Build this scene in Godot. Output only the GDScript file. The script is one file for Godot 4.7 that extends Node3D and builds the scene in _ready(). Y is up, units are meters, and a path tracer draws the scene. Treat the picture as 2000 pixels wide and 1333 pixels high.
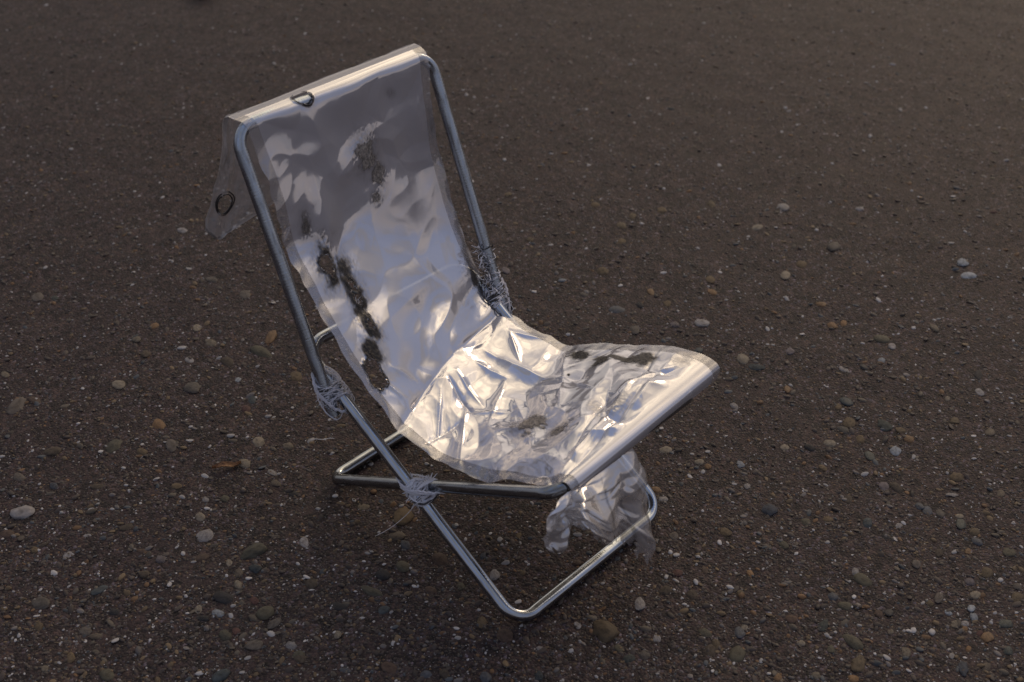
extends Node3D
# A small tubular-steel folding chair with a scorched clear plastic sling, standing on worn asphalt.

var rng := RandomNumberGenerator.new()
var bump_noise := FastNoiseLite.new()
var ground: MeshInstance3D
var pebble_meshes: Array = []
var stone_mats := {}
var stone_count := 0
var steel_dull: StandardMaterial3D
var steel_bright: StandardMaterial3D
var steel_dark: StandardMaterial3D
var film: StandardMaterial3D
var hazy_film: StandardMaterial3D
var char_mat: StandardMaterial3D
var fibre_white: StandardMaterial3D
var fibre_soot: StandardMaterial3D

const R := 0.0051            # tube radius

func _ready() -> void:
	rng.seed = 4711
	# ---------------------------------------------------------------- camera
	var cam := Camera3D.new()
	cam.name = "camera"
	add_child(cam)
	var fwd := Vector3(0.60033, -0.56999, -0.56099)
	var eye := Vector3(-0.57983, 0.73328, 0.45173)
	cam.look_at_from_position(eye, eye + fwd, Vector3.UP)
	cam.near = 0.02
	cam.far = 400.0
	cam.fov = 30.49
	var lens := CameraAttributesPhysical.new()
	lens.frustum_focal_length = 44.03
	lens.frustum_focus_distance = 1.06
	lens.frustum_near = 0.02
	lens.frustum_far = 400.0
	lens.exposure_aperture = 8.5
	cam.attributes = lens
	cam.current = true
	# ---------------------------------------------------------------- sky
	var env := Environment.new()
	env.background_mode = Environment.BG_SKY
	env.tonemap_mode = Environment.TONE_MAPPER_LINEAR
	env.tonemap_exposure = 0.9
	env.ambient_light_source = Environment.AMBIENT_SOURCE_SKY
	env.sdfgi_enabled = true
	env.ssao_enabled = true
	env.ssil_enabled = true
	var sky := Sky.new()
	var pano := PanoramaSkyMaterial.new()
	pano.panorama = evening_sky()
	pano.energy_multiplier = 1.0
	sky.sky_material = pano
	env.sky = sky
	var we := WorldEnvironment.new()
	we.name = "world_environment"
	we.environment = env
	add_child(we)
	# ---------------------------------------------------------------- sun, low and behind thin cloud
	var sun := DirectionalLight3D.new()
	sun.name = "sun"
	sun.light_energy = 0.20
	sun.light_color = Color(1.0, 0.88, 0.73)
	sun.light_angular_distance = 18.0
	sun.shadow_enabled = true
	add_child(sun)
	var to_sun := Vector3(0.89, 0.42, -0.22).normalized()
	sun.look_at_from_position(Vector3.ZERO, -to_sun, Vector3.UP)

	bump_noise.seed = 5
	bump_noise.noise_type = FastNoiseLite.TYPE_SIMPLEX_SMOOTH
	bump_noise.frequency = 9.0
	bump_noise.fractal_octaves = 4
	make_materials()
	make_ground()
	scatter_gravel()
	lay_stones()
	make_chair()
	make_litter()


# ============================================================================ sky
func evening_sky() -> ImageTexture:
	var w := 1024
	var h := 512
	var im := Image.create(w, h, false, Image.FORMAT_RGBF)
	var n := FastNoiseLite.new()
	n.seed = 21
	n.noise_type = FastNoiseLite.TYPE_SIMPLEX_SMOOTH
	n.frequency = 1.6
	n.fractal_octaves = 5
	var n2 := FastNoiseLite.new()
	n2.seed = 77
	n2.frequency = 0.8
	n2.fractal_octaves = 3
	for j in h:
		var phi := PI * (j + 0.5) / h
		for i in w:
			var th := (i + 0.5) / w * TAU
			var d := Vector3(sin(th) * sin(phi), cos(phi), -cos(th) * sin(phi))
			var el := rad_to_deg(asin(clampf(d.y, -1.0, 1.0)))
			if el < 0.0:
				im.set_pixel(i, j, Color(0.05, 0.045, 0.04))
				continue
			var az := rad_to_deg(atan2(d.x, -d.z))
			# layered cloud, seen flatter towards the horizon
			var q := d / (0.25 + d.y)
			var v := n.get_noise_3d(q.x, q.y, q.z) + 0.55 * n2.get_noise_3d(q.x + 9.0, q.y, q.z)
			var sunward := exp(-pow((az - 85.0) / 75.0, 4.0))
			var haze := Color(0.24, 0.22, 0.24).lerp(Color(0.52, 0.455, 0.42), sunward)
			var low := Color(0.24, 0.28, 0.42).lerp(Color(0.56, 0.52, 0.51).lerp(Color(0.29, 0.34, 0.50), smoothstep(55.0, 95.0, az)), sunward)
			var zenith := Color(0.26, 0.35, 0.60)
			var c := haze.lerp(low, smoothstep(3.0, 14.0, el)).lerp(zenith, smoothstep(25.0, 75.0, el))
			var mauve := Color(0.29, 0.285, 0.29).lerp(Color(0.52, 0.50, 0.47).lerp(Color(0.33, 0.315, 0.335), smoothstep(60.0, 100.0, az)), sunward)
			c = c.lerp(mauve, smoothstep(-0.04, 0.06, v) * 0.9)
			# thin cloud lit from behind by the sun, and a paler glow under it near the horizon
			var soft_el := el + 6.0 * n.get_noise_3d(d.x * 1.6 + 4.0, d.y * 1.6, d.z * 1.6)
			var ripple := 0.72 + 0.56 * smoothstep(-0.3, 0.3, n.get_noise_3d(d.x * 3.4, d.y * 6.5 + 2.0, d.z * 3.4))
			var core := exp(-pow((soft_el - 43.0) / (14.0 if soft_el > 43.0 else lerpf(15.0, 7.5, smoothstep(70.0, 105.0, az))), 2.0) - pow((az - 77.0) / 48.0, 4.0)) * ripple
			var under := exp(-pow((soft_el - 15.0) / 6.0, 2.0) - pow((az - 28.0) / 34.0, 4.0)) * ripple
			c = c * (1.0 - 0.6 * minf(core, 1.0)) + Color(2.2, 1.79, 1.23) * core + Color(0.72, 0.60, 0.46) * under
			im.set_pixel(i, j, c)
	return ImageTexture.create_from_image(im)


# ============================================================================ materials
func noise_tex(size: int, type: int, freq: float, oct: int, seed_: int, ramp: Gradient = null, as_normal := false) -> NoiseTexture2D:
	var n := FastNoiseLite.new()
	n.noise_type = type
	n.frequency = freq
	n.fractal_octaves = oct
	n.seed = seed_
	var t := NoiseTexture2D.new()
	t.width = size
	t.height = size
	t.seamless = true
	t.noise = n
	if ramp:
		t.color_ramp = ramp
	t.as_normal_map = as_normal
	return t

func lin(r: float, g: float, b: float) -> Color:
	return Color(r, g, b).linear_to_srgb()

func ramp_of(stops: Array) -> Gradient:
	var g := Gradient.new()
	var o := PackedFloat32Array()
	var c := PackedColorArray()
	for s in stops:
		o.append(s[0])
		c.append(s[1])
	g.offsets = o
	g.colors = c
	return g

func steel(tint: Color, rough_lo: float, rough_hi: float, name_: String) -> StandardMaterial3D:
	var m := StandardMaterial3D.new()
	m.resource_name = name_
	m.albedo_color = tint
	m.metallic = 1.0
	m.roughness = 1.0
	var g := rough_lo
	var k := rough_hi
	m.albedo_texture = noise_tex(256, FastNoiseLite.TYPE_SIMPLEX_SMOOTH, 0.025, 5, 14, ramp_of([[0.0, Color(0.72, 0.7, 0.68)], [0.32, Color(0.92, 0.915, 0.91)], [0.6, Color(0.97, 0.97, 0.97)], [1.0, Color(1, 1, 1)]]))
	m.roughness_texture = noise_tex(256, FastNoiseLite.TYPE_SIMPLEX_SMOOTH, 0.02, 4, 3, ramp_of([[0.0, Color(g, g, g)], [0.55, Color(g, g, g)], [1.0, Color(k, k, k)]]))
	# fine rolling marks round the tube
	var im := Image.create(8, 512, false, Image.FORMAT_RGBF)
	var r2 := RandomNumberGenerator.new()
	r2.seed = 8
	var a := 0.5
	for y in 512:
		a = clampf(a * 0.5 + 0.25 + r2.randf_range(-0.3, 0.3) + 0.15 * sin(y * 0.8), 0.0, 1.0)
		for x in 8:
			im.set_pixel(x, y, Color(a, a, a))
	m.heightmap_enabled = true
	m.heightmap_texture = ImageTexture.create_from_image(im)
	m.heightmap_scale = 0.0035
	m.uv1_scale = Vector3(1, 1, 1)
	return m

func make_materials() -> void:
	steel_dull = steel(lin(0.50, 0.545, 0.60), 0.26, 0.5, "dull steel")
	steel_bright = steel(lin(0.50, 0.53, 0.57), 0.13, 0.34, "bright steel")
	steel_bright.heightmap_scale = 0.003
	steel_dark = steel(lin(0.38, 0.40, 0.42), 0.16, 0.4, "grey steel")
	steel_dark.heightmap_scale = 0.0015
	film = StandardMaterial3D.new()
	film.resource_name = "clear plastic film"
	film.albedo_color = Color(1, 1, 1, 1)
	film.vertex_color_use_as_albedo = true
	film.transparency = BaseMaterial3D.TRANSPARENCY_ALPHA
	film.metallic = 0.56
	film.metallic_specular = 0.7
	film.roughness = 1.0
	film.roughness_texture = noise_tex(256, FastNoiseLite.TYPE_SIMPLEX_SMOOTH, 0.012, 4, 12, ramp_of([[0.0, Color(0.06, 0.06, 0.06)], [0.55, Color(0.09, 0.09, 0.09)], [1.0, Color(0.24, 0.24, 0.24)]]))
	film.cull_mode = BaseMaterial3D.CULL_DISABLED
	hazy_film = film.duplicate()
	hazy_film.resource_name = "hazed plastic film"
	hazy_film.metallic = 0.25
	char_mat = StandardMaterial3D.new()
	char_mat.resource_name = "charred and melted plastic"
	char_mat.vertex_color_use_as_albedo = true
	char_mat.transparency = BaseMaterial3D.TRANSPARENCY_ALPHA
	char_mat.roughness = 0.55
	char_mat.metallic_specular = 0.45
	char_mat.cull_mode = BaseMaterial3D.CULL_DISABLED
	fibre_white = StandardMaterial3D.new()
	fibre_white.resource_name = "frayed white plastic twine"
	fibre_white.albedo_color = lin(0.92, 0.90, 0.92)
	fibre_white.roughness = 0.35
	fibre_white.backlight_enabled = true
	fibre_white.backlight = Color(0.9, 0.9, 0.92)
	fibre_soot = StandardMaterial3D.new()
	fibre_soot.resource_name = "scorched twine"
	fibre_soot.albedo_color = lin(0.045, 0.04, 0.038)
	fibre_soot.roughness = 0.6


# ============================================================================ mesh helpers
func mesh_of(v: PackedVector3Array, n: PackedVector3Array, uv: PackedVector2Array, c: PackedColorArray, idx: PackedInt32Array) -> ArrayMesh:
	var a := []
	a.resize(Mesh.ARRAY_MAX)
	a[Mesh.ARRAY_VERTEX] = v
	a[Mesh.ARRAY_NORMAL] = n
	if uv.size():
		a[Mesh.ARRAY_TEX_UV] = uv
	if c.size():
		a[Mesh.ARRAY_COLOR] = c
	a[Mesh.ARRAY_INDEX] = idx
	var m := ArrayMesh.new()
	m.add_surface_from_arrays(Mesh.PRIMITIVE_TRIANGLES, a)
	return m

func grid_normals(v: PackedVector3Array, nu: int, nv: int) -> PackedVector3Array:
	var n := PackedVector3Array()
	n.resize(v.size())
	for j in nv:
		for i in nu:
			var du := v[j * nu + mini(i + 1, nu - 1)] - v[j * nu + maxi(i - 1, 0)]
			var dv := v[mini(j + 1, nv - 1) * nu + i] - v[maxi(j - 1, 0) * nu + i]
			n[j * nu + i] = dv.cross(du).normalized()
	return n

func part(called: String, mesh: Mesh, mat: Material, parent: Node) -> MeshInstance3D:
	var o := MeshInstance3D.new()
	o.name = called
	o.mesh = mesh
	if mat:
		o.material_override = mat
	o.cast_shadow = GeometryInstance3D.SHADOW_CASTING_SETTING_ON
	parent.add_child(o, true)
	return o

func rounded_path(corners: Array, closed: bool, bend: float) -> Array:
	# each entry: [point, bend amount 0..1]
	var out := []
	var n := corners.size()
	for k in n:
		var p: Vector3 = corners[k]
		if not closed and (k == 0 or k == n - 1):
			out.append([p, 0.0])
			continue
		var a: Vector3 = (corners[(k + n - 1) % n] - p).normalized()
		var b: Vector3 = (corners[(k + 1) % n] - p).normalized()
		var half := acos(clampf(a.dot(b), -1.0, 1.0)) * 0.5
		var reach := bend / tan(half)
		var centre := p + (a + b).normalized() * (bend / sin(half))
		var from := p + a * reach - centre
		var to := p + b * reach - centre
		for s in 13:
			var f := s / 12.0
			out.append([centre + from.slerp(to, f), sin(PI * f)])
	if closed:
		out.append(out[0])
	return out

func tube_mesh(path: Array, r: float, closed: bool, capped := true) -> ArrayMesh:
	# long straight runs are subdivided so that small dents show
	var pts := []
	var flat := []
	for k in path.size() - 1:
		var a: Vector3 = path[k][0]
		var b: Vector3 = path[k + 1][0]
		var steps := maxi(1, int(a.distance_to(b) / 0.006))
		for s in steps:
			pts.append(a.lerp(b, float(s) / steps))
			flat.append(lerpf(path[k][1], path[k + 1][1], float(s) / steps))
	pts.append(path[-1][0])
	flat.append(path[-1][1])
	var sides := 28
	var v := PackedVector3Array()
	var nn := PackedVector3Array()
	var uv := PackedVector2Array()
	var idx := PackedInt32Array()
	var count := pts.size()
	var along := 0.0
	var side := Vector3.ZERO
	for k in count:
		var t: Vector3
		if k == 0:
			t = (pts[1] - pts[0]) if not closed else (pts[1] - pts[count - 2])
		elif k == count - 1:
			t = (pts[k] - pts[k - 1]) if not closed else (pts[1] - pts[count - 2])
		else:
			t = pts[k + 1] - pts[k - 1]
		t = t.normalized()
		if k:
			along += pts[k].distance_to(pts[k - 1])
		if side == Vector3.ZERO:
			side = t.cross(Vector3.UP if absf(t.y) < 0.9 else Vector3.RIGHT).normalized()
		side = (side - t * side.dot(t)).normalized()
		var other := t.cross(side)
		# plane of the bend, for the slight flattening
		var curve := Vector3.ZERO
		if flat[k] > 0.0 and k > 0 and k < count - 1:
			curve = (pts[k + 1] + pts[k - 1] - 2.0 * pts[k])
			curve = curve.normalized() if curve.length() > 1e-9 else Vector3.ZERO
		var dent := 0.00005 * bump_noise.get_noise_1d(along * 60.0 + r * 7000.0)
		for s in sides + 1:
			var an := TAU * s / sides
			var nrm := side * cos(an) + other * sin(an)
			var rr := r + dent
			var f: float = flat[k] * 0.13
			var off := nrm * rr
			if curve != Vector3.ZERO:
				off -= curve * off.dot(curve) * f
			v.append(pts[k] + off)
			nn.append(nrm)
			uv.append(Vector2(float(s) / sides, along / 0.16))
	var row := sides + 1
	for k in count - 1:
		for s in sides:
			var a := k * row + s
			idx.append_array(PackedInt32Array([a, a + row, a + 1, a + 1, a + row, a + row + 1]))
	if capped and not closed:
		for e in [0, count - 1]:
			# an open, slightly thick-walled end: a lip and a dark bore
			var t: Vector3 = (pts[0] - pts[1]).normalized() if e == 0 else (pts[e] - pts[e - 1]).normalized()
			var base := v.size()
			for ring in 3:
				for s in sides + 1:
					var src: Vector3 = v[e * row + s] - pts[e]
					var k2: float = [1.0, 0.78, 0.78][ring]
					v.append(pts[e] + src * k2 - (t * 0.004 if ring == 2 else Vector3.ZERO))
					nn.append(t if ring < 2 else -src.normalized())
					uv.append(Vector2(float(s) / sides, 0.0))
			for ring in 2:
				for s in sides:
					var a := base + ring * row + s
					if e == 0:
						idx.append_array(PackedInt32Array([a, a + 1, a + row, a + 1, a + row + 1, a + row]))
					else:
						idx.append_array(PackedInt32Array([a, a + row, a + 1, a + 1, a + row, a + row + 1]))
	return mesh_of(v, nn, uv, PackedColorArray(), idx)

func strand_into(st: Dictionary, pts: Array, wide: float, thick: float, tip := 0.3) -> void:
	# a flattened, tapering fibre added to the arrays in st
	var sides := 6
	var n := pts.size()
	var first: int = st.v.size()
	var side := Vector3.ZERO
	for k in n:
		var t: Vector3 = (pts[mini(k + 1, n - 1)] - pts[maxi(k - 1, 0)]).normalized()
		if side == Vector3.ZERO:
			side = t.cross(Vector3(0.3, 0.9, 0.2)).normalized()
		side = (side - t * side.dot(t)).normalized()
		var other := t.cross(side)
		var f := float(k) / (n - 1)
		var taper := lerpf(tip, 1.0, smoothstep(0.0, 0.15, minf(f, 1.0 - f)))
		for s in sides:
			var an := TAU * s / sides
			st.v.append(pts[k] + side * cos(an) * wide * taper + other * sin(an) * thick * taper)
			st.n.append((side * cos(an) * thick + other * sin(an) * wide).normalized())
	for k in n - 1:
		for s in sides:
			var a := first + k * sides + s
			var b := first + k * sides + (s + 1) % sides
			st.i.append_array(PackedInt32Array([a, a + sides, b, b, a + sides, b + sides]))

func fresh() -> Dictionary:
	return {"v": PackedVector3Array(), "n": PackedVector3Array(), "i": PackedInt32Array()}

func strands_mesh(st: Dictionary) -> ArrayMesh:
	return mesh_of(st.v, st.n, PackedVector2Array(), PackedColorArray(), st.i)


# ============================================================================ ground
func ground_y(x: float, z: float) -> float:
	var edge := minf(minf(x + 0.9, 2.3 - x), minf(z + 2.3, 0.9 - z))
	return (0.0018 * bump_noise.get_noise_2d(x, z) - 0.0009) * smoothstep(0.0, 0.2, edge)

func make_ground() -> void:
	var m := StandardMaterial3D.new()
	m.resource_name = "worn asphalt"
	m.albedo_texture = noise_tex(2048, FastNoiseLite.TYPE_CELLULAR, 0.11, 1, 31, ramp_of([
		[0.0, lin(0.0184, 0.0116, 0.0115)], [0.25, lin(0.0353, 0.0224, 0.0230)], [0.5, lin(0.0507, 0.0322, 0.0326)], [0.68, lin(0.0638, 0.0413, 0.0415)],
		[0.80, lin(0.0767, 0.0504, 0.0479)], [0.90, lin(0.0908, 0.0559, 0.0443)], [0.95, lin(0.0808, 0.0658, 0.0797)], [0.985, lin(0.1460, 0.1155, 0.1330)], [1.0, lin(0.2460, 0.2033, 0.2390)]]))
	var cell: FastNoiseLite = m.albedo_texture.noise
	cell.cellular_return_type = FastNoiseLite.RETURN_CELL_VALUE
	cell.fractal_type = FastNoiseLite.FRACTAL_NONE
	var relief := noise_tex(2048, FastNoiseLite.TYPE_CELLULAR, 0.11, 1, 31)
	var rn: FastNoiseLite = relief.noise
	rn.cellular_return_type = FastNoiseLite.RETURN_DISTANCE
	rn.fractal_type = FastNoiseLite.FRACTAL_NONE
	relief.invert = true
	m.heightmap_enabled = true
	m.heightmap_texture = relief
	m.heightmap_scale = 0.075
	m.roughness = 0.68
	m.metallic_specular = 0.36
	m.uv1_scale = Vector3(1, 1, 1)
	# broad, uneven wear
	m.detail_enabled = true
	m.detail_blend_mode = BaseMaterial3D.BLEND_MODE_MUL
	m.detail_uv_layer = BaseMaterial3D.DETAIL_UV_2
	m.detail_albedo = noise_tex(1024, FastNoiseLite.TYPE_CELLULAR, 0.2, 1, 91, ramp_of([[0.0, Color(0.56, 0.55, 0.56)], [0.3, Color(0.78, 0.76, 0.76)], [0.7, Color(0.9, 0.88, 0.87)], [0.9, Color(1, 0.97, 0.93)], [1.0, Color(1, 1, 1)]]))
	var patch: FastNoiseLite = m.detail_albedo.noise
	patch.cellular_return_type = FastNoiseLite.RETURN_CELL_VALUE
	patch.fractal_type = FastNoiseLite.FRACTAL_NONE
	var nx := 400
	var v := PackedVector3Array()
	var uv := PackedVector2Array()
	var uv2 := PackedVector2Array()
	var idx := PackedInt32Array()
	var xs := PackedFloat32Array()
	var zs := PackedFloat32Array()
	xs.append(-60.0)
	xs.append(-8.0)
	zs.append(-60.0)
	zs.append(-8.0)
	for k in nx + 1:
		xs.append(-0.9 + 3.2 * k / nx)
		zs.append(-2.3 + 3.2 * k / nx)
	xs.append(8.0)
	xs.append(60.0)
	zs.append(8.0)
	zs.append(60.0)
	var wide := xs.size()
	for z in zs:
		for x in xs:
			v.append(Vector3(x, ground_y(x, z), z))
			uv.append(Vector2(x, z) / 0.5)
			uv2.append(Vector2(x + 0.31 * z, z - 0.2 * x) / 1.3)
	for j in wide - 1:
		for i in wide - 1:
			var a := j * wide + i
			idx.append_array(PackedInt32Array([a, a + 1, a + wide, a + 1, a + wide + 1, a + wide]))
	var nn := PackedVector3Array()
	nn.resize(v.size())
	for j in wide:
		for i in wide:
			var du := v[j * wide + mini(i + 1, wide - 1)] - v[j * wide + maxi(i - 1, 0)]
			var dv := v[mini(j + 1, wide - 1) * wide + i] - v[maxi(j - 1, 0) * wide + i]
			nn[j * wide + i] = dv.cross(du).normalized()
	var a := []
	a.resize(Mesh.ARRAY_MAX)
	a[Mesh.ARRAY_VERTEX] = v
	a[Mesh.ARRAY_NORMAL] = nn
	a[Mesh.ARRAY_TEX_UV] = uv
	a[Mesh.ARRAY_TEX_UV2] = uv2
	a[Mesh.ARRAY_INDEX] = idx
	var mesh := ArrayMesh.new()
	mesh.add_surface_from_arrays(Mesh.PRIMITIVE_TRIANGLES, a)
	ground = part("ground", mesh, m, self)
	ground.set_meta("label", "dark brown worn asphalt with pebbles set in it")
	ground.set_meta("kind", "structure")

func ico(sub: int, seed_: int, rough: float, smooth: bool) -> ArrayMesh:
	# an uneven pebble about 1 m in radius, to be scaled
	var g := (1.0 + sqrt(5.0)) / 2.0
	var vs: Array = []
	for p in [Vector3(-1, g, 0), Vector3(1, g, 0), Vector3(-1, -g, 0), Vector3(1, -g, 0), Vector3(0, -1, g), Vector3(0, 1, g), Vector3(0, -1, -g), Vector3(0, 1, -g), Vector3(g, 0, -1), Vector3(g, 0, 1), Vector3(-g, 0, -1), Vector3(-g, 0, 1)]:
		vs.append(p.normalized())
	var fs := [[0, 11, 5], [0, 5, 1], [0, 1, 7], [0, 7, 10], [0, 10, 11], [1, 5, 9], [5, 11, 4], [11, 10, 2], [10, 7, 6], [7, 1, 8], [3, 9, 4], [3, 4, 2], [3, 2, 6], [3, 6, 8], [3, 8, 9], [4, 9, 5], [2, 4, 11], [6, 2, 10], [8, 6, 7], [9, 8, 1]]
	for k in sub:
		var mids := {}
		var nf := []
		for f in fs:
			var m3 := []
			for e in 3:
				var a: int = f[e]
				var b: int = f[(e + 1) % 3]
				var key := Vector2i(mini(a, b), maxi(a, b))
				if not mids.has(key):
					mids[key] = vs.size()
					vs.append(((vs[a] + vs[b]) * 0.5).normalized())
				m3.append(mids[key])
			nf.append([f[0], m3[0], m3[2]])
			nf.append([f[1], m3[1], m3[0]])
			nf.append([f[2], m3[2], m3[1]])
			nf.append(m3)
		fs = nf
	var n := FastNoiseLite.new()
	n.seed = seed_
	n.frequency = 0.75
	n.fractal_octaves = 2
	var r2 := RandomNumberGenerator.new()
	r2.seed = seed_ * 13 + 1
	# a few random planes chip the pebble
	var cuts := []
	for k in 5:
		cuts.append([Vector3(r2.randf_range(-1, 1), r2.randf_range(-0.4, 1), r2.randf_range(-1, 1)).normalized(), r2.randf_range(0.68, 0.92)])
	var shaped := []
	for p in vs:
		var q: Vector3 = p * (1.0 + rough * 1.6 * n.get_noise_3dv(p * 1.7))
		for c in cuts:
			var over: float = q.dot(c[0]) - c[1]
			if over > 0.0:
				q -= c[0] * over * (0.85 if not smooth else 0.6)
		shaped.append(q)
	var st := SurfaceTool.new()
	st.begin(Mesh.PRIMITIVE_TRIANGLES)
	st.set_smooth_group(0 if smooth else -1)
	for f in fs:
		for k in [0, 2, 1]:
			st.add_vertex(shaped[f[k]])
	if smooth:
		st.index()
	st.generate_normals()
	return st.commit()

func in_view(x: float, z: float) -> bool:
	# roughly the part of the asphalt that the photograph shows, with a margin
	var d := Vector2(x + 0.58, z - 0.452)
	var f := Vector2(0.7307, -0.6828)
	var r := Vector2(0.6828, 0.7307)
	var depth := d.dot(f)
	var side := d.dot(r)
	return depth > 0.44 and depth < 2.2 and absf(side) < 0.47 * depth + 0.22

func grain_colour(k: float, tone: float) -> Color:
	var c: Color
	if k < 0.50:
		c = Color(0.056, 0.042, 0.035)
	elif k < 0.62:
		c = Color(0.085, 0.068, 0.052)
	elif k < 0.73:
		c = Color(0.125, 0.085, 0.047)
	elif k < 0.78:
		c = Color(0.14, 0.075, 0.035)
	elif k < 0.86:
		c = Color(0.055, 0.060, 0.066)
	elif k < 0.93:
		c = Color(0.13, 0.112, 0.103)
	else:
		c = Color(0.36, 0.335, 0.32)
	return c * tone * 1.05

func scatter_gravel() -> void:
	var mat := StandardMaterial3D.new()
	mat.resource_name = "loose grit"
	mat.vertex_color_use_as_albedo = true
	mat.roughness = 0.6
	mat.metallic_specular = 0.4
	var kinds := [[ico(0, 3, 0.3, false), 260000], [ico(0, 17, 0.3, false), 240000], [ico(1, 5, 0.2, true), 64000]]
	for k in kinds:
		var places := []
		while places.size() < k[1]:
			# sown evenly over the picture's depth: thinner where the grit is too far off to see
			var depth := 0.30 * pow(3.4 / 0.30, pow(rng.randf(), 1.1))
			var side := rng.randf_range(-1.0, 1.0) * (0.47 * depth + 0.36)
			var x := -0.58 + 0.7307 * depth + 0.6828 * side
			var z := 0.452 - 0.6828 * depth + 0.7307 * side
			var r := 0.00036 / pow(rng.randf_range(0.05, 1.0), 0.5)
			if k[1] == 64000:
				r = 0.0009 / pow(rng.randf_range(0.08, 1.0), 0.5)
			places.append([x, z, r])
		var mm := MultiMesh.new()
		mm.transform_format = MultiMesh.TRANSFORM_3D
		mm.use_colors = true
		mm.mesh = k[0]
		mm.instance_count = places.size()
		for i in places.size():
			var p: Array = places[i]
			var flatness := rng.randf_range(0.28, 0.6)
			var b := Basis.from_euler(Vector3(rng.randf_range(-0.35, 0.35), rng.randf() * TAU, rng.randf_range(-0.35, 0.35)))
			b = b * Basis.from_scale(Vector3(p[2] * rng.randf_range(1.0, 1.7), p[2] * flatness, p[2]))
			mm.set_instance_transform(i, Transform3D(b, Vector3(p[0], ground_y(p[0], p[1]) + p[2] * flatness * rng.randf_range(-0.5, 0.2), p[1])))
			mm.set_instance_color(i, grain_colour(rng.randf(), rng.randf_range(0.65, 1.25)))
		var o := MultiMeshInstance3D.new()
		o.name = "gravel"
		o.multimesh = mm
		o.material_override = mat
		o.set_meta("kind", "stuff")
		ground.add_child(o, true)

func stone_material(c: Color, seed_: int) -> StandardMaterial3D:
	var m := StandardMaterial3D.new()
	m.resource_name = "pebble"
	m.albedo_color = c.linear_to_srgb()
	m.albedo_texture = stone_mats["grain"]
	m.uv1_triplanar = true
	m.uv1_scale = Vector3.ONE * (0.35 + 0.1 * (seed_ % 3))
	m.uv1_offset = Vector3(seed_ * 0.37, seed_ * 0.21, 0)
	m.heightmap_enabled = true
	m.heightmap_texture = stone_mats["relief"]
	m.heightmap_scale = 0.02
	m.roughness = 0.6 + 0.06 * (seed_ % 4)
	m.metallic_specular = 0.4
	return m

func stone(x: float, z: float, long: float, wide: float, yaw: float, tone: String) -> void:
	stone_count += 1
	var o := MeshInstance3D.new()
	o.name = "stone"
	o.mesh = pebble_meshes[stone_count % pebble_meshes.size()]
	o.material_override = stone_mats[tone][stone_count % 3]
	var tall := minf(long, wide) * rng.randf_range(0.17, 0.29) * 0.001
	var b := Basis.from_euler(Vector3(rng.randf_range(-0.12, 0.12), yaw + (PI if stone_count % 2 else 0.0), rng.randf_range(-0.12, 0.12)))
	b = b * Basis.from_scale(Vector3(long * 0.00060, tall, wide * 0.00060))
	o.transform = Transform3D(b, Vector3(x, ground_y(x, z) + tall * rng.randf_range(-0.35, 0.05), z))
	ground.add_child(o, true)

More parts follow.
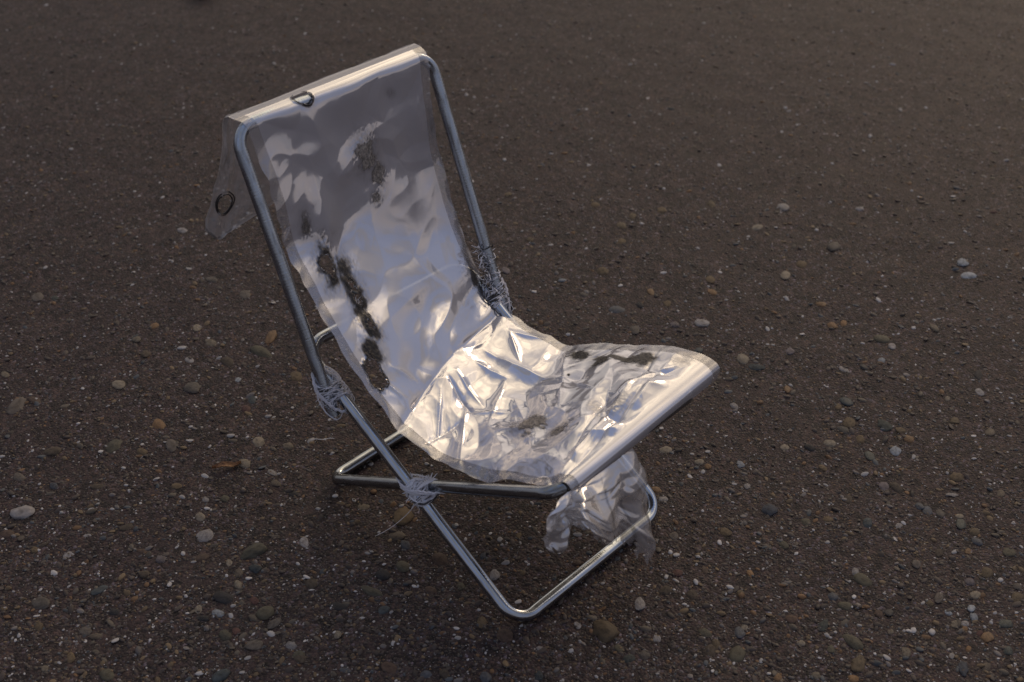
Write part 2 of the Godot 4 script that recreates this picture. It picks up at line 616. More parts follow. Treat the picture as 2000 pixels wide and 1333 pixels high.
func lay_stones() -> void:
	for k in 9:
		pebble_meshes.append(ico(1 if k > 2 else 2, 40 + k, 0.16 if k % 3 else 0.24, true))
	stone_mats["grain"] = noise_tex(256, FastNoiseLite.TYPE_SIMPLEX_SMOOTH, 0.012, 6, 63, ramp_of([[0.0, Color(0.55, 0.54, 0.53)], [0.35, Color(0.8, 0.79, 0.78)], [0.6, Color(0.93, 0.93, 0.93)], [1.0, Color(1, 1, 1)]]))
	stone_mats["relief"] = noise_tex(256, FastNoiseLite.TYPE_SIMPLEX, 0.03, 5, 64)
	var tones := {
		"taupe": Color(0.135, 0.112, 0.093), "pale": Color(0.33, 0.30, 0.285), "slate": Color(0.085, 0.092, 0.108), "brown": Color(0.095, 0.071, 0.050),
		"ochre": Color(0.150, 0.105, 0.058), "olive": Color(0.095, 0.084, 0.055), "sand": Color(0.25, 0.205, 0.15), "dark": Color(0.036, 0.034, 0.036),
		"rust": Color(0.105, 0.064, 0.045), "mauve": Color(0.16, 0.13, 0.135), "teal": Color(0.052, 0.066, 0.072), "ice": Color(0.34, 0.36, 0.385),
		"red": Color(0.105, 0.048, 0.040), "orange": Color(0.26, 0.145, 0.065), "moss": Color(0.075, 0.085, 0.075)}
	var seed_ := 0
	for t in tones:
		var three := []
		for k in 3:
			seed_ += 1
			three.append(stone_material(tones[t].lerp(Color(0.075, 0.058, 0.047), 0.15) * [0.8, 0.95, 1.1][k], seed_))
		stone_mats[t] = three
	stone(-0.261, -0.446, 13.0, 8.6, -1.8, "taupe")
	stone(-0.283, -0.401, 17.4, 13.7, 2.5, "pale")
	stone(-0.247, -0.412, 9.6, 6.2, -1.8, "slate")
	stone(-0.220, -0.384, 12.8, 6.9, 2.4, "brown")
	stone(-0.173, -0.334, 10.5, 6.7, 1.9, "ochre")
	stone(-0.166, -0.300, 6.3, 5.5, -2.4, "pale")
	stone(-0.153, -0.289, 8.3, 6.8, -2.3, "olive")
	stone(-0.111, -0.272, 10.4, 6.2, 1.6, "brown")
	stone(-0.104, -0.286, 9.8, 5.7, 1.4, "pale")
	stone(-0.114, -0.314, 11.9, 9.6, -1.8, "sand")
	stone(-0.182, -0.285, 9.5, 7.4, -1.8, "sand")
	stone(-0.109, -0.250, 10.2, 7.6, 1.6, "dark")
	stone(-0.305, -0.388, 12.8, 9.2, 1.7, "rust")
	stone(-0.260, -0.335, 6.7, 3.8, 2.4, "pale")
	stone(-0.232, -0.320, 10.7, 6.6, 2.7, "brown")
	stone(-0.193, -0.263, 13.9, 12.6, 3.1, "pale")
	stone(-0.141, -0.196, 12.2, 6.8, -2.0, "pale")
	stone(-0.177, -0.218, 17.9, 12.2, 2.9, "olive")
	stone(-0.239, -0.287, 10.2, 4.7, 1.9, "rust")
	stone(-0.283, -0.327, 7.9, 6.4, 2.9, "pale")
	stone(-0.234, -0.266, 9.3, 8.4, -1.9, "mauve")
	stone(-0.299, -0.353, 8.6, 5.8, -1.8, "ochre")
	stone(-0.198, -0.222, 7.8, 4.9, -2.1, "sand")
	stone(-0.210, -0.244, 10.6, 7.9, 2.5, "rust")
	stone(-0.253, -0.262, 8.0, 7.8, 2.0, "brown")
	stone(-0.200, -0.207, 9.5, 6.4, -2.1, "brown")
	stone(-0.188, -0.201, 8.4, 8.0, -1.6, "teal")
	stone(-0.208, -0.197, 9.8, 5.6, -2.1, "sand")
	stone(-0.286, -0.274, 14.0, 7.7, 3.0, "teal")
	stone(-0.327, -0.295, 16.0, 11.2, 1.9, "taupe")
	stone(-0.225, -0.193, 17.1, 10.2, 1.9, "dark")
	stone(-0.212, -0.157, 13.9, 12.2, -2.6, "olive")
	stone(-0.238, -0.183, 9.6, 7.2, 1.5, "ice")
	stone(-0.214, -0.143, 12.1, 7.2, 3.1, "taupe")
	stone(-0.246, -0.197, 8.9, 5.4, -2.1, "sand")
	stone(-0.249, -0.188, 9.5, 5.1, 2.1, "dark")
	stone(-0.292, -0.244, 8.3, 6.4, 1.8, "dark")
	stone(-0.210, -0.173, 7.8, 5.9, 1.4, "red")
	stone(-0.341, -0.273, 8.8, 6.3, -2.2, "ochre")
	stone(-0.318, -0.244, 9.9, 7.4, -1.6, "taupe")
	stone(-0.315, -0.233, 10.8, 5.3, 2.4, "brown")
	stone(-0.248, -0.160, 10.8, 7.9, -1.9, "olive")
	stone(-0.238, -0.137, 12.2, 10.4, 2.4, "taupe")
	stone(-0.239, -0.158, 7.1, 5.6, -1.9, "red")
	stone(-0.219, -0.116, 7.3, 6.3, 1.8, "pale")
	stone(-0.222, -0.101, 10.2, 7.9, -2.1, "brown")
	stone(-0.340, -0.229, 10.6, 6.5, -1.9, "ochre")
	stone(-0.359, -0.232, 7.1, 5.1, -1.7, "sand")
	stone(-0.330, -0.194, 11.9, 9.2, -1.8, "olive")
	stone(-0.273, -0.131, 13.8, 8.8, 3.1, "teal")
	stone(0.028, -0.457, 21.0, 9.5, -2.6, "orange")
	stone(0.004, -0.442, 27.1, 12.2, 1.6, "olive")
	stone(-0.125, -0.501, 15.4, 10.2, 1.6, "sand")
	stone(-0.079, -0.443, 14.6, 14.0, -2.0, "taupe")
	stone(-0.133, -0.419, 16.8, 11.1, -2.0, "orange")
	stone(-0.209, -0.544, 24.8, 14.6, -2.6, "taupe")
	stone(-0.194, -0.538, 16.8, 8.3, 1.7, "rust")
	stone(-0.040, -0.423, 8.8, 6.3, -2.0, "ice")
	stone(-0.053, -0.486, 10.9, 6.7, 1.5, "pale")
	stone(-0.069, -0.557, 13.0, 7.8, -1.9, "sand")
	stone(-0.042, -0.564, 10.4, 8.0, -2.8, "orange")
	stone(-0.013, -0.529, 14.7, 7.8, -2.1, "sand")
	stone(-0.021, -0.493, 14.2, 9.5, -1.8, "sand")
	stone(-0.077, -0.527, 11.6, 8.7, -2.3, "brown")
	stone(-0.096, -0.705, 16.5, 12.0, -2.1, "taupe")
	stone(0.053, -0.595, 14.7, 10.4, 1.7, "taupe")
	stone(0.060, -0.544, 17.0, 11.4, -2.1, "taupe")
	stone(0.095, -0.710, 13.5, 8.8, 1.6, "pale")
	stone(-0.029, -0.454, 15.5, 10.4, -2.0, "brown")
	stone(-0.063, -0.379, 11.9, 7.3, -2.0, "red")
	stone(-0.143, -0.384, 16.5, 9.7, 1.2, "taupe")
	stone(-0.180, -0.423, 15.9, 12.5, -2.7, "olive")
	stone(-0.167, -0.396, 10.9, 7.8, -1.8, "ochre")
	stone(-0.086, -0.330, 12.1, 10.1, -2.1, "sand")
	stone(-0.071, -0.305, 10.2, 8.8, -1.6, "sand")
	stone(0.003, -0.385, 15.7, 10.9, -2.1, "ochre")
	stone(-0.050, -0.387, 13.3, 7.7, -2.1, "teal")
	stone(-0.192, -0.599, 12.1, 6.6, -1.9, "sand")
	stone(-0.223, -0.457, 16.1, 11.1, 2.3, "brown")
	stone(0.169, -0.016, 8.1, 6.9, 2.7, "sand")
	stone(0.192, 0.012, 8.2, 6.6, -2.4, "ice")
	stone(0.169, -0.007, 6.5, 5.4, -2.8, "orange")
	stone(0.239, 0.069, 8.4, 6.6, 1.2, "ochre")
	stone(0.158, 0.066, 13.3, 12.4, -2.8, "slate")
	stone(0.166, 0.097, 9.4, 8.2, -2.3, "olive")
	stone(0.182, 0.109, 8.0, 6.6, 2.2, "ochre")
	stone(0.217, 0.108, 9.7, 6.4, -2.8, "brown")
	stone(0.110, 0.054, 10.5, 9.0, -2.2, "ochre")
	stone(0.076, 0.025, 8.2, 6.8, -2.5, "taupe")
	stone(0.171, 0.034, 6.4, 5.2, -2.9, "pale")
	stone(0.129, 0.099, 8.2, 6.9, -2.5, "olive")
	stone(0.083, 0.097, 7.4, 5.3, -2.2, "orange")
	stone(0.061, 0.068, 8.7, 5.3, -2.3, "rust")
	stone(0.044, 0.053, 7.8, 7.6, 1.9, "red")
	stone(0.139, 0.167, 14.8, 10.8, 1.4, "olive")
	stone(0.143, 0.158, 7.9, 5.5, -2.8, "pale")
	stone(0.107, 0.159, 8.1, 7.4, -2.9, "slate")
	stone(0.106, 0.172, 11.2, 7.7, 2.3, "olive")
	stone(0.074, 0.170, 11.0, 6.6, -3.1, "moss")
	stone(0.026, 0.126, 11.6, 8.1, -2.7, "slate")
	stone(0.033, 0.126, 7.0, 5.0, -2.7, "sand")
	stone(0.006, 0.108, 10.2, 7.8, 1.7, "olive")
	stone(-0.006, 0.121, 12.2, 8.0, -2.6, "brown")
	stone(0.006, 0.138, 16.1, 10.7, 0.3, "olive")
	stone(0.003, 0.120, 9.3, 5.8, -2.6, "ochre")
	stone(0.076, 0.195, 17.5, 9.0, -1.8, "olive")
	stone(0.064, 0.148, 8.6, 8.1, 1.3, "rust")
	stone(0.060, 0.210, 14.4, 9.1, 0.2, "ochre")
	stone(0.059, 0.187, 8.4, 5.6, -2.8, "olive")
	stone(0.048, 0.167, 5.8, 5.2, 2.5, "sand")
	stone(0.029, 0.192, 6.9, 6.5, 1.7, "sand")
	stone(0.009, 0.172, 7.5, 5.8, -2.9, "orange")
	stone(0.045, 0.214, 7.3, 6.5, 2.2, "orange")
	stone(0.059, 0.104, 6.9, 5.9, -2.5, "ochre")
	stone(0.032, 0.077, 9.6, 8.0, -2.5, "brown")
	stone(-0.062, -0.160, 21.9, 14.8, -2.3, "ochre")
	stone(-0.078, -0.193, 8.3, 7.2, 2.4, "sand")
	stone(-0.139, -0.113, 18.8, 8.5, 1.7, "olive")
	stone(-0.083, -0.145, 12.1, 9.8, 2.2, "brown")
	stone(-0.086, -0.131, 10.9, 7.6, 1.2, "slate")
	stone(-0.121, -0.120, 11.7, 10.5, -1.9, "dark")
	stone(-0.146, -0.092, 9.5, 7.8, 3.1, "teal")
	stone(-0.077, -0.099, 12.4, 10.9, -2.2, "rust")
	stone(-0.059, -0.054, 12.6, 7.5, -2.4, "pale")
	stone(-0.013, -0.070, 6.8, 4.3, -2.4, "ochre")
	stone(-0.044, 0.049, 18.0, 15.8, 1.1, "ochre")
	stone(-0.004, 0.052, 14.2, 7.2, -2.5, "pale")
	stone(0.162, -0.049, 10.0, 8.6, 2.6, "sand")
	stone(0.113, -0.022, 9.4, 6.4, 1.6, "orange")
	stone(0.107, -0.010, 9.0, 6.6, 2.4, "pale")
	stone(0.044, 0.053, 7.4, 7.0, 2.0, "red")
	stone(-0.004, -0.014, 7.6, 5.8, 2.0, "rust")
	stone(-0.101, -0.003, 13.8, 11.4, -2.1, "rust")
	stone(-0.104, -0.025, 11.5, 6.8, -2.4, "ochre")
	stone(-0.087, -0.065, 7.9, 5.7, -2.3, "olive")
	stone(-0.106, -0.080, 9.0, 7.6, 1.4, "rust")
	stone(-0.104, -0.115, 11.2, 9.4, 1.4, "olive")
	stone(-0.168, -0.120, 14.0, 7.9, 2.1, "dark")
	stone(-0.167, -0.155, 11.7, 8.8, -2.0, "brown")
	stone(-0.221, -0.104, 8.4, 8.0, 2.1, "olive")
	stone(-0.219, -0.115, 7.4, 6.3, -1.8, "pale")
	stone(-0.188, -0.098, 8.3, 5.4, -2.2, "sand")
	stone(-0.168, -0.021, 8.4, 6.8, 2.6, "slate")
	stone(-0.158, -0.011, 7.8, 6.8, -2.4, "brown")
	stone(-0.140, 0.014, 9.6, 7.6, -2.3, "slate")
	stone(-0.182, -0.045, 12.0, 9.3, 1.8, "rust")
	stone(-0.043, 0.087, 9.0, 7.7, -2.6, "taupe")
	stone(-0.023, 0.084, 7.3, 6.2, -2.7, "pale")
	stone(-0.050, 0.068, 8.2, 6.7, 1.4, "olive")
	stone(-0.053, 0.080, 8.5, 6.9, 2.5, "moss")
	stone(-0.092, 0.026, 7.3, 5.4, 1.4, "pale")
	stone(-0.054, 0.030, 6.9, 4.5, -1.9, "pale")
	stone(-0.112, 0.042, 7.5, 5.4, -2.6, "teal")
	stone(0.021, 0.057, 10.0, 8.7, 2.7, "brown")
	stone(0.563, -0.219, 13.2, 11.2, 3.1, "sand")
	stone(0.587, -0.129, 21.2, 13.5, -3.0, "taupe")
	stone(0.497, -0.137, 21.2, 10.5, -2.7, "sand")
	stone(0.528, -0.136, 15.1, 11.1, -2.8, "ochre")
	stone(0.628, -0.225, 18.6, 13.4, -2.5, "pale")
	stone(0.655, -0.004, 17.7, 11.0, -2.8, "ice")
	stone(0.633, 0.013, 16.7, 11.3, 2.6, "ice")
	stone(0.472, -0.076, 9.7, 9.2, 1.6, "orange")
	stone(0.445, -0.045, 11.9, 9.9, -2.6, "orange")
	stone(0.456, -0.039, 10.0, 6.2, -2.7, "orange")
	stone(0.511, 0.036, 14.6, 7.6, -2.3, "sand")
	stone(0.458, 0.005, 15.7, 13.6, 2.0, "olive")
	stone(0.453, 0.019, 11.9, 7.3, 0.5, "pale")
	stone(0.421, 0.025, 8.7, 6.6, -3.1, "ice")
	stone(0.328, -0.078, 15.6, 10.9, -2.5, "sand")
	stone(0.372, -0.051, 11.3, 7.9, -2.5, "mauve")
	stone(0.326, -0.061, 13.6, 10.6, 1.9, "teal")
	stone(0.382, 0.006, 11.9, 6.5, -1.7, "pale")
	stone(0.399, 0.018, 8.9, 7.2, 1.0, "dark")
	stone(0.316, -0.018, 11.9, 5.9, -2.6, "orange")
	stone(0.339, 0.034, 14.3, 10.7, -2.3, "teal")
	stone(0.326, 0.033, 9.3, 6.0, 0.5, "ochre")
	stone(0.258, -0.040, 9.3, 6.3, -2.2, "pale")
	stone(0.312, 0.053, 16.0, 10.2, -2.7, "ochre")
	stone(0.299, 0.055, 11.5, 8.4, 1.5, "dark")
	stone(0.330, 0.080, 14.0, 10.9, 0.9, "moss")
	stone(0.333, 0.095, 9.2, 7.9, 2.2, "ochre")
	stone(0.297, 0.073, 11.3, 7.9, 0.6, "ochre")
	stone(0.326, 0.107, 10.4, 8.8, -2.5, "orange")
	stone(0.272, 0.056, 10.5, 9.2, 2.1, "sand")
	stone(0.239, 0.029, 8.3, 8.2, -2.9, "sand")
	stone(0.254, 0.046, 9.0, 7.6, 1.1, "dark")
	stone(0.303, 0.106, 12.2, 8.9, -2.8, "ice")
	stone(0.390, 0.156, 12.2, 8.0, -2.9, "brown")
	stone(0.383, 0.124, 9.9, 7.7, -2.9, "ochre")
	stone(0.409, 0.103, 7.1, 5.0, -3.0, "sand")
	stone(0.440, 0.121, 10.3, 7.1, -2.3, "pale")
	stone(0.467, 0.107, 16.4, 7.4, -2.8, "dark")
	stone(0.282, 0.092, 12.9, 8.3, -2.5, "moss")
	stone(0.254, 0.122, 12.2, 9.0, -2.7, "mauve")
	stone(0.260, 0.131, 12.0, 9.1, -2.2, "brown")
	stone(0.307, 0.164, 12.3, 9.2, 2.9, "ochre")
	stone(0.314, 0.202, 9.7, 6.0, 0.4, "brown")
	stone(0.285, 0.172, 10.9, 5.3, 2.4, "pale")
	stone(0.252, 0.158, 8.4, 7.4, -2.5, "slate")
	stone(0.252, 0.165, 11.3, 8.1, 0.5, "slate")
	stone(0.256, 0.175, 10.6, 7.7, 0.5, "taupe")
	stone(0.256, 0.194, 15.3, 7.4, -2.8, "moss")
	stone(0.263, 0.189, 6.8, 5.9, 2.5, "sand")
	stone(0.254, 0.207, 8.6, 7.5, 2.7, "ochre")
	stone(0.245, 0.214, 9.5, 7.3, -2.0, "slate")
	stone(0.252, 0.239, 11.1, 9.0, -2.9, "olive")
	stone(0.229, 0.214, 5.9, 4.7, -3.0, "orange")
	stone(0.210, 0.197, 8.9, 5.9, -2.9, "brown")
	stone(0.201, 0.136, 10.6, 7.5, -2.7, "teal")
	stone(0.198, 0.155, 8.5, 5.7, -2.9, "dark")
	stone(0.216, 0.157, 7.5, 5.1, 3.1, "pale")
	stone(0.185, 0.190, 9.3, 6.7, -2.8, "taupe")
	stone(0.216, 0.237, 10.8, 8.3, -3.1, "ochre")
	stone(0.197, 0.231, 7.6, 7.1, 2.7, "mauve")
	stone(0.186, 0.241, 8.6, 7.0, 3.1, "sand")
	stone(0.206, 0.267, 9.9, 7.9, 3.1, "ochre")
	stone(0.218, 0.262, 6.8, 6.7, 3.1, "taupe")
	stone(0.164, 0.221, 11.8, 5.7, -2.9, "taupe")
	stone(0.153, 0.219, 6.4, 6.0, -2.8, "ochre")
	stone(0.154, 0.218, 6.0, 4.4, -3.1, "sand")
	stone(0.171, 0.245, 8.2, 5.2, 0.2, "ice")
	stone(0.164, 0.251, 7.7, 5.4, 0.4, "ice")
	stone(0.174, 0.272, 11.0, 8.2, 2.6, "moss")
	stone(0.153, 0.249, 6.1, 5.2, 2.8, "pale")
	stone(0.148, 0.244, 8.6, 6.2, -3.0, "sand")
	stone(0.148, 0.251, 5.7, 4.2, 2.9, "orange")
	stone(0.151, 0.262, 5.8, 4.2, -3.1, "red")
	stone(0.152, 0.268, 11.3, 8.6, -3.0, "orange")
	stone(0.116, 0.195, 7.4, 5.7, -2.8, "rust")
	stone(0.122, 0.200, 8.0, 6.4, -2.8, "dark")
	stone(0.095, 0.230, 9.6, 6.2, -2.8, "sand")
	stone(0.115, 0.257, 5.9, 3.9, 0.2, "pale")
	stone(0.122, 0.281, 9.6, 5.6, -2.9, "brown")
	stone(0.109, 0.269, 12.0, 6.3, -2.7, "slate")
	stone(0.149, 0.286, 7.7, 6.3, -3.0, "moss")
	stone(0.130, 0.263, 5.5, 3.6, -2.9, "orange")
	stone(0.105, 0.211, 5.3, 4.2, 3.0, "sand")
	stone(0.155, 0.234, 5.9, 5.4, -2.4, "ice")
	stone(0.353, -0.147, 14.4, 11.7, 2.2, "pale")
	stone(0.457, -0.340, 13.7, 12.0, -2.7, "ochre")
	stone(0.484, -0.344, 13.9, 7.3, -2.5, "ochre")
	stone(0.475, -0.395, 11.8, 9.9, -2.3, "ochre")
	stone(0.574, -0.293, 13.2, 8.6, -2.5, "ochre")
	stone(0.362, -0.290, 13.3, 12.4, -2.9, "ochre")
	stone(0.520, -0.328, 13.0, 11.0, -2.7, "ochre")
	stone(0.331, -0.166, 10.5, 9.3, 1.5, "mauve")
	stone(0.411, -0.175, 12.6, 9.1, 1.0, "orange")
	stone(0.430, -0.192, 15.6, 9.8, -2.4, "ochre")
	stone(0.296, -0.191, 14.3, 9.0, -2.5, "taupe")
	stone(0.312, -0.228, 16.4, 12.9, 2.1, "slate")
	stone(0.359, -0.197, 11.2, 7.1, -2.5, "ochre")
	stone(0.367, -0.225, 10.8, 7.0, -2.4, "orange")
	stone(0.337, -0.217, 10.2, 7.6, -2.4, "dark")
	stone(0.429, -0.317, 10.7, 9.4, -2.7, "ochre")
	stone(0.358, -0.396, 9.5, 8.3, -2.4, "ochre")
	stone(0.424, -0.494, 12.1, 10.2, -2.4, "ochre")
	stone(0.290, -0.370, 14.6, 8.2, -2.2, "mauve")
	stone(0.311, -0.274, 8.8, 7.3, -1.9, "taupe")
	var names := tones.keys()
	var left := 300 - stone_count
	while left > 0:
		var x := rng.randf_range(-0.4, 1.0)
		var z := rng.randf_range(-1.1, 0.35)
		if not in_view(x, z):
			continue
		left -= 1
		var size := rng.randf_range(6.5, 10.0)
		stone(x, z, size, size * rng.randf_range(0.55, 0.9), rng.randf() * TAU, names[rng.randi() % names.size()])


# ============================================================================ chair
func make_chair() -> void:
	var chair := Node3D.new()
	chair.name = "folding_chair"
	chair.set_meta("label", "small steel tube folding chair with scorched clear plastic sling")
	chair.set_meta("category", "chair")
	add_child(chair)
	# back frame: a U of tube, open ends tied to the leg frame
	var back := [Vector3(-0.1, 0.1130, -0.1918), Vector3(-0.1, 0.3348, -0.2781), Vector3(0.1, 0.3348, -0.2781), Vector3(0.1, 0.1130, -0.1918)]
	part("back_frame", tube_mesh(rounded_path(back, false, 0.017), R, false), steel_dull, chair)
	# leg frame: front foot bar on the ground, top bar behind the back
	var legs := [Vector3(-0.0900, R, 0.0), Vector3(-0.0900, 0.1538, -0.2353), Vector3(0.0900, 0.1538, -0.2353), Vector3(0.0900, R, 0.0)]
	part("leg_frame", tube_mesh(rounded_path(legs, true, 0.019), R, true), steel_bright, chair)
	# seat frame: rear foot bar on the ground, front bar carries the sling
	var seat := [Vector3(-0.0783, 0.1471, 0.0255), Vector3(-0.0783, R, -0.236), Vector3(0.0783, R, -0.236), Vector3(0.086, 0.1471, 0.0255)]
	part("seat_frame", tube_mesh(rounded_path(seat, true, 0.0155), R, true), steel_dark, chair)
	# the open seam where the front bar slides over the bent tube
	var seam := []
	for k in 25:
		var an := TAU * k / 24.0
		seam.append(Vector3(-0.0700, 0.1471 + (R + 0.0002) * cos(an), 0.0255 + (R + 0.0002) * sin(an)))
	var gap := fresh()
	strand_into(gap, seam, 0.0006, 0.0005, 1.0)
	part("tube_seam", strands_mesh(gap), fibre_soot, chair)
	make_sling(chair)
	make_lashings(chair)

# the plain surface of the sling: rows run from the top bar down the back and forward to the front bar
const ROWS := [
	[-0.096, 0.3402, -0.2820, 0.094, 0.3422, -0.2820], [-0.092, 0.3352, -0.2714, 0.092, 0.3358, -0.2716],
	[-0.089, 0.3050, -0.2645, 0.090, 0.3070, -0.2685], [-0.088, 0.2800, -0.2580, 0.090, 0.2800, -0.2655],
	[-0.088, 0.2557, -0.2512, 0.090, 0.2529, -0.2597], [-0.088, 0.2285, -0.2410, 0.090, 0.2190, -0.2490],
	[-0.090, 0.2055, -0.2190, 0.090, 0.1866, -0.2358], [-0.091, 0.1860, -0.1940, 0.0905, 0.1600, -0.2210],
	[-0.090, 0.1600, -0.1700, 0.092, 0.1385, -0.2085], [-0.087, 0.1325, -0.1425, 0.094, 0.1264, -0.1875],
	[-0.083, 0.1140, -0.1100, 0.096, 0.1185, -0.1630], [-0.080, 0.1115, -0.0800, 0.098, 0.1160, -0.1380],
	[-0.077, 0.1180, -0.0500, 0.100, 0.1190, -0.1120], [-0.075, 0.1300, -0.0220, 0.102, 0.1380, -0.0730],
	[-0.0735, 0.1430, 0.0050, 0.104, 0.1520, -0.0445], [-0.072, 0.1500, 0.0195, 0.106, 0.1610, -0.0160],
	[-0.071, 0.1537, 0.0262, 0.110, 0.1630, 0.0130], [-0.071, 0.1492, 0.0320, 0.110, 0.1585, 0.0285],
	[-0.071, 0.1425, 0.0318, 0.110, 0.1480, 0.0290]]
const ARC := [0.0, 0.013, 0.038, 0.064, 0.091, 0.123, 0.156, 0.186, 0.216, 0.248, 0.279, 0.307, 0.336, 0.373, 0.403, 0.428, 0.445, 0.457, 0.466]

var soft := FastNoiseLite.new()
var fold := FastNoiseLite.new()
var crumple := FastNoiseLite.new()
var warp := FastNoiseLite.new()

func sling_row(t: float) -> Array:
	var i := clampi(int(floor(t)), 0, ROWS.size() - 2)
	var f := t - i
	var a: Array = ROWS[maxi(i - 1, 0)]
	var b: Array = ROWS[i]
	var c: Array = ROWS[i + 1]
	var d: Array = ROWS[mini(i + 2, ROWS.size() - 1)]
	var o := []
	for k in 6:
		o.append(0.5 * (2.0 * b[k] + (c[k] - a[k]) * f + (2.0 * a[k] - 5.0 * b[k] + 4.0 * c[k] - d[k]) * f * f + (3.0 * b[k] - a[k] - 3.0 * c[k] + d[k]) * f * f * f))
	return [Vector3(o[0], o[1], o[2]), Vector3(o[3], o[4], o[5])]

func arc_at(t: float) -> float:
	var i := clampi(int(floor(t)), 0, 17)
	return lerpf(ARC[i], ARC[i + 1], t - i)

func q(u: float, t: float) -> Vector2:
	return Vector2(u * 0.19, arc_at(t))

# creases: from, to (on the flattened sheet, metres), height, width
var creases: Array = []
func crease(u0: float, t0: float, u1: float, t1: float, high: float, wide: float) -> void:
	var ease := 0.55 if t1 < 8.7 else 1.25      # the back is drawn tighter than the seat
	creases.append([q(u0, t0), q(u1, t1), high * 0.001 * ease, wide * 0.001 / ease])

# scorch marks: centre, half sizes (metres), turn, strength, tone 0 soot .. 1 grey crust
var burns: Array = []
func burn(u: float, t: float, ru: float, rt: float, turn: float, strength: float, tone: float, hole := 0.0) -> void:
	burns.append([q(u, t), ru * 0.001, rt * 0.001, turn, strength, tone, hole])

func seg_dist(p: Vector2, a: Vector2, b: Vector2) -> Vector2:
	var ab := b - a
	var f := clampf((p - a).dot(ab) / ab.length_squared(), 0.0, 1.0)
	return Vector2(p.distance_to(a + ab * f), f)

func plan_sling() -> void:
	soft.seed = 3
	soft.frequency = 14.0
	soft.fractal_octaves = 1
	fold.seed = 8
	fold.frequency = 18.0
	fold.fractal_type = FastNoiseLite.FRACTAL_NONE
	crumple.seed = 15
	crumple.frequency = 62.0
	crumple.fractal_type = FastNoiseLite.FRACTAL_NONE
	warp.seed = 44
	warp.frequency = 130.0
	warp.fractal_octaves = 4
	# where seat meets back
	crease(-0.05, 9.45, 0.56, 9.0, -3.4, 7.0)
	crease(0.56, 9.0, 1.05, 9.05, -3.0, 7.0)
	# folds of the seat
	crease(0.42, 9.35, 0.33, 10.5, -2.2, 2.6)
	crease(0.48, 9.4, 0.40, 10.6, 1.4, 3.0)
	crease(0.60, 9.5, 0.62, 10.7, 1.5, 4.0)
	crease(0.70, 9.6, 0.72, 12.4, 2.2, 6.0)
	crease(0.89, 9.75, 0.74, 10.8, 2.2, 4.5)
	crease(0.89, 9.75, 0.97, 11.0, 1.6, 4.0)
	crease(0.62, 10.7, 0.30, 11.2, 1.6, 4.0)
	crease(0.72, 12.4, 0.50, 12.9, 1.8, 5.0)
	crease(0.72, 12.4, 0.90, 12.0, 1.6, 4.5)
	crease(0.72, 12.4, 0.62, 13.6, 1.3, 4.0)
	crease(0.10, 10.2, 0.34, 9.4, 1.3, 3.0)
	crease(0.02, 10.0, 0.24, 10.4, -1.2, 2.6)
	crease(0.03, 11.2, 0.36, 10.2, 1.5, 3.0)
	crease(0.33, 10.5, 0.45, 11.6, 1.1, 3.0)
	crease(0.35, 12.3, 0.52, 11.4, 1.0, 4.0)
	crease(0.52, 15.0, 0.30, 13.3, 0.9, 5.0)
	crease(0.04, 15.35, 0.80, 15.25, -2.6, 2.6)
	crease(0.06, 14.85, 0.66, 14.85, 1.7, 3.0)
	crease(0.15, 14.45, 0.55, 14.3, -1.5, 3.0)
	crease(0.55, 15.5, 0.95, 15.3, 1.4, 2.5)
	crease(0.62, 15.0, 0.97, 14.7, -1.5, 3.0)
	crease(0.88, 15.6, 0.60, 14.6, 1.4, 4.0)
	crease(0.90, 15.9, 0.70, 15.0, -1.1, 3.0)
	# folds of the back
	crease(0.18, 8.3, 0.26, 8.9, 1.8, 3.0)
	crease(0.10, 8.4, 0.13, 9.0, 1.5, 2.6)
	crease(0.20, 7.4, 0.62, 7.0, 1.6, 6.0)
	crease(0.24, 5.6, 0.50, 6.5, 1.2, 6.0)
	crease(0.66, 5.0, 0.70, 8.6, 1.0, 8.0)
	crease(0.93, 4.6, 0.72, 8.6, -1.2, 8.0)
	crease(0.52, 4.2, 0.46, 6.0, 1.4, 6.0)
	crease(0.57, 2.4, 0.35, 3.4, 1.4, 6.0)
	crease(0.57, 2.4, 0.86, 2.2, 1.2, 6.0)
	crease(0.30, 1.4, 0.42, 2.6, 1.3, 6.0)
	crease(0.70, 3.6, 1.0, 4.2, -1.3, 8.0)
	crease(0.12, 2.0, 0.38, 3.6, -1.1, 8.0)
	crease(0.88, 2.2, 0.94, 3.4, 1.0, 3.5)
	# melted and sooty places
	burn(0.555, 2.95, 15.0, 19.0, 0.2, 0.95, 0.95)
	burn(0.60, 3.75, 9.0, 13.0, -0.3, 0.95, 0.9)
	burn(0.56, 4.35, 7.0, 6.0, -0.3, 0.9, 0.9)
	burn(0.13, 4.2, 8.0, 13.0, 0.2, 0.6, 0.4)
	burn(0.155, 5.4, 13.0, 26.0, 0.1, 1.0, 0.0, 0.40)
	burn(0.235, 6.1, 11.5, 37.0, 0.12, 1.0, 0.0, 0.34)
	burn(0.21, 7.1, 11.0, 20.0, 0.1, 1.0, 0.05, 0.26)
	burn(0.135, 7.75, 11.0, 14.0, 0.2, 1.0, 0.02)
	burn(0.085, 8.2, 9.5, 15.0, 0.3, 0.85, 0.02, 0.72)
	burn(0.31, 0.5, 8.5, 8.5, 0.0, 1.0, 0.0, 0.82)
	burn(0.76, 1.6, 6.0, 3.5, 0.4, 0.5, 0.3)
	burn(0.975, 2.9, 6.0, 15.0, 0.0, 0.5, 0.2)
	burn(0.955, 7.3, 6.0, 20.0, 0.0, 0.85, 0.2)
	burn(0.905, 12.4, 9.0, 14.0, 0.2, 1.0, 0.02)
	burn(0.84, 13.2, 12.0, 10.0, 0.3, 1.0, 0.1)
	burn(0.88, 14.4, 12.0, 15.0, -0.5, 0.95, 0.2)
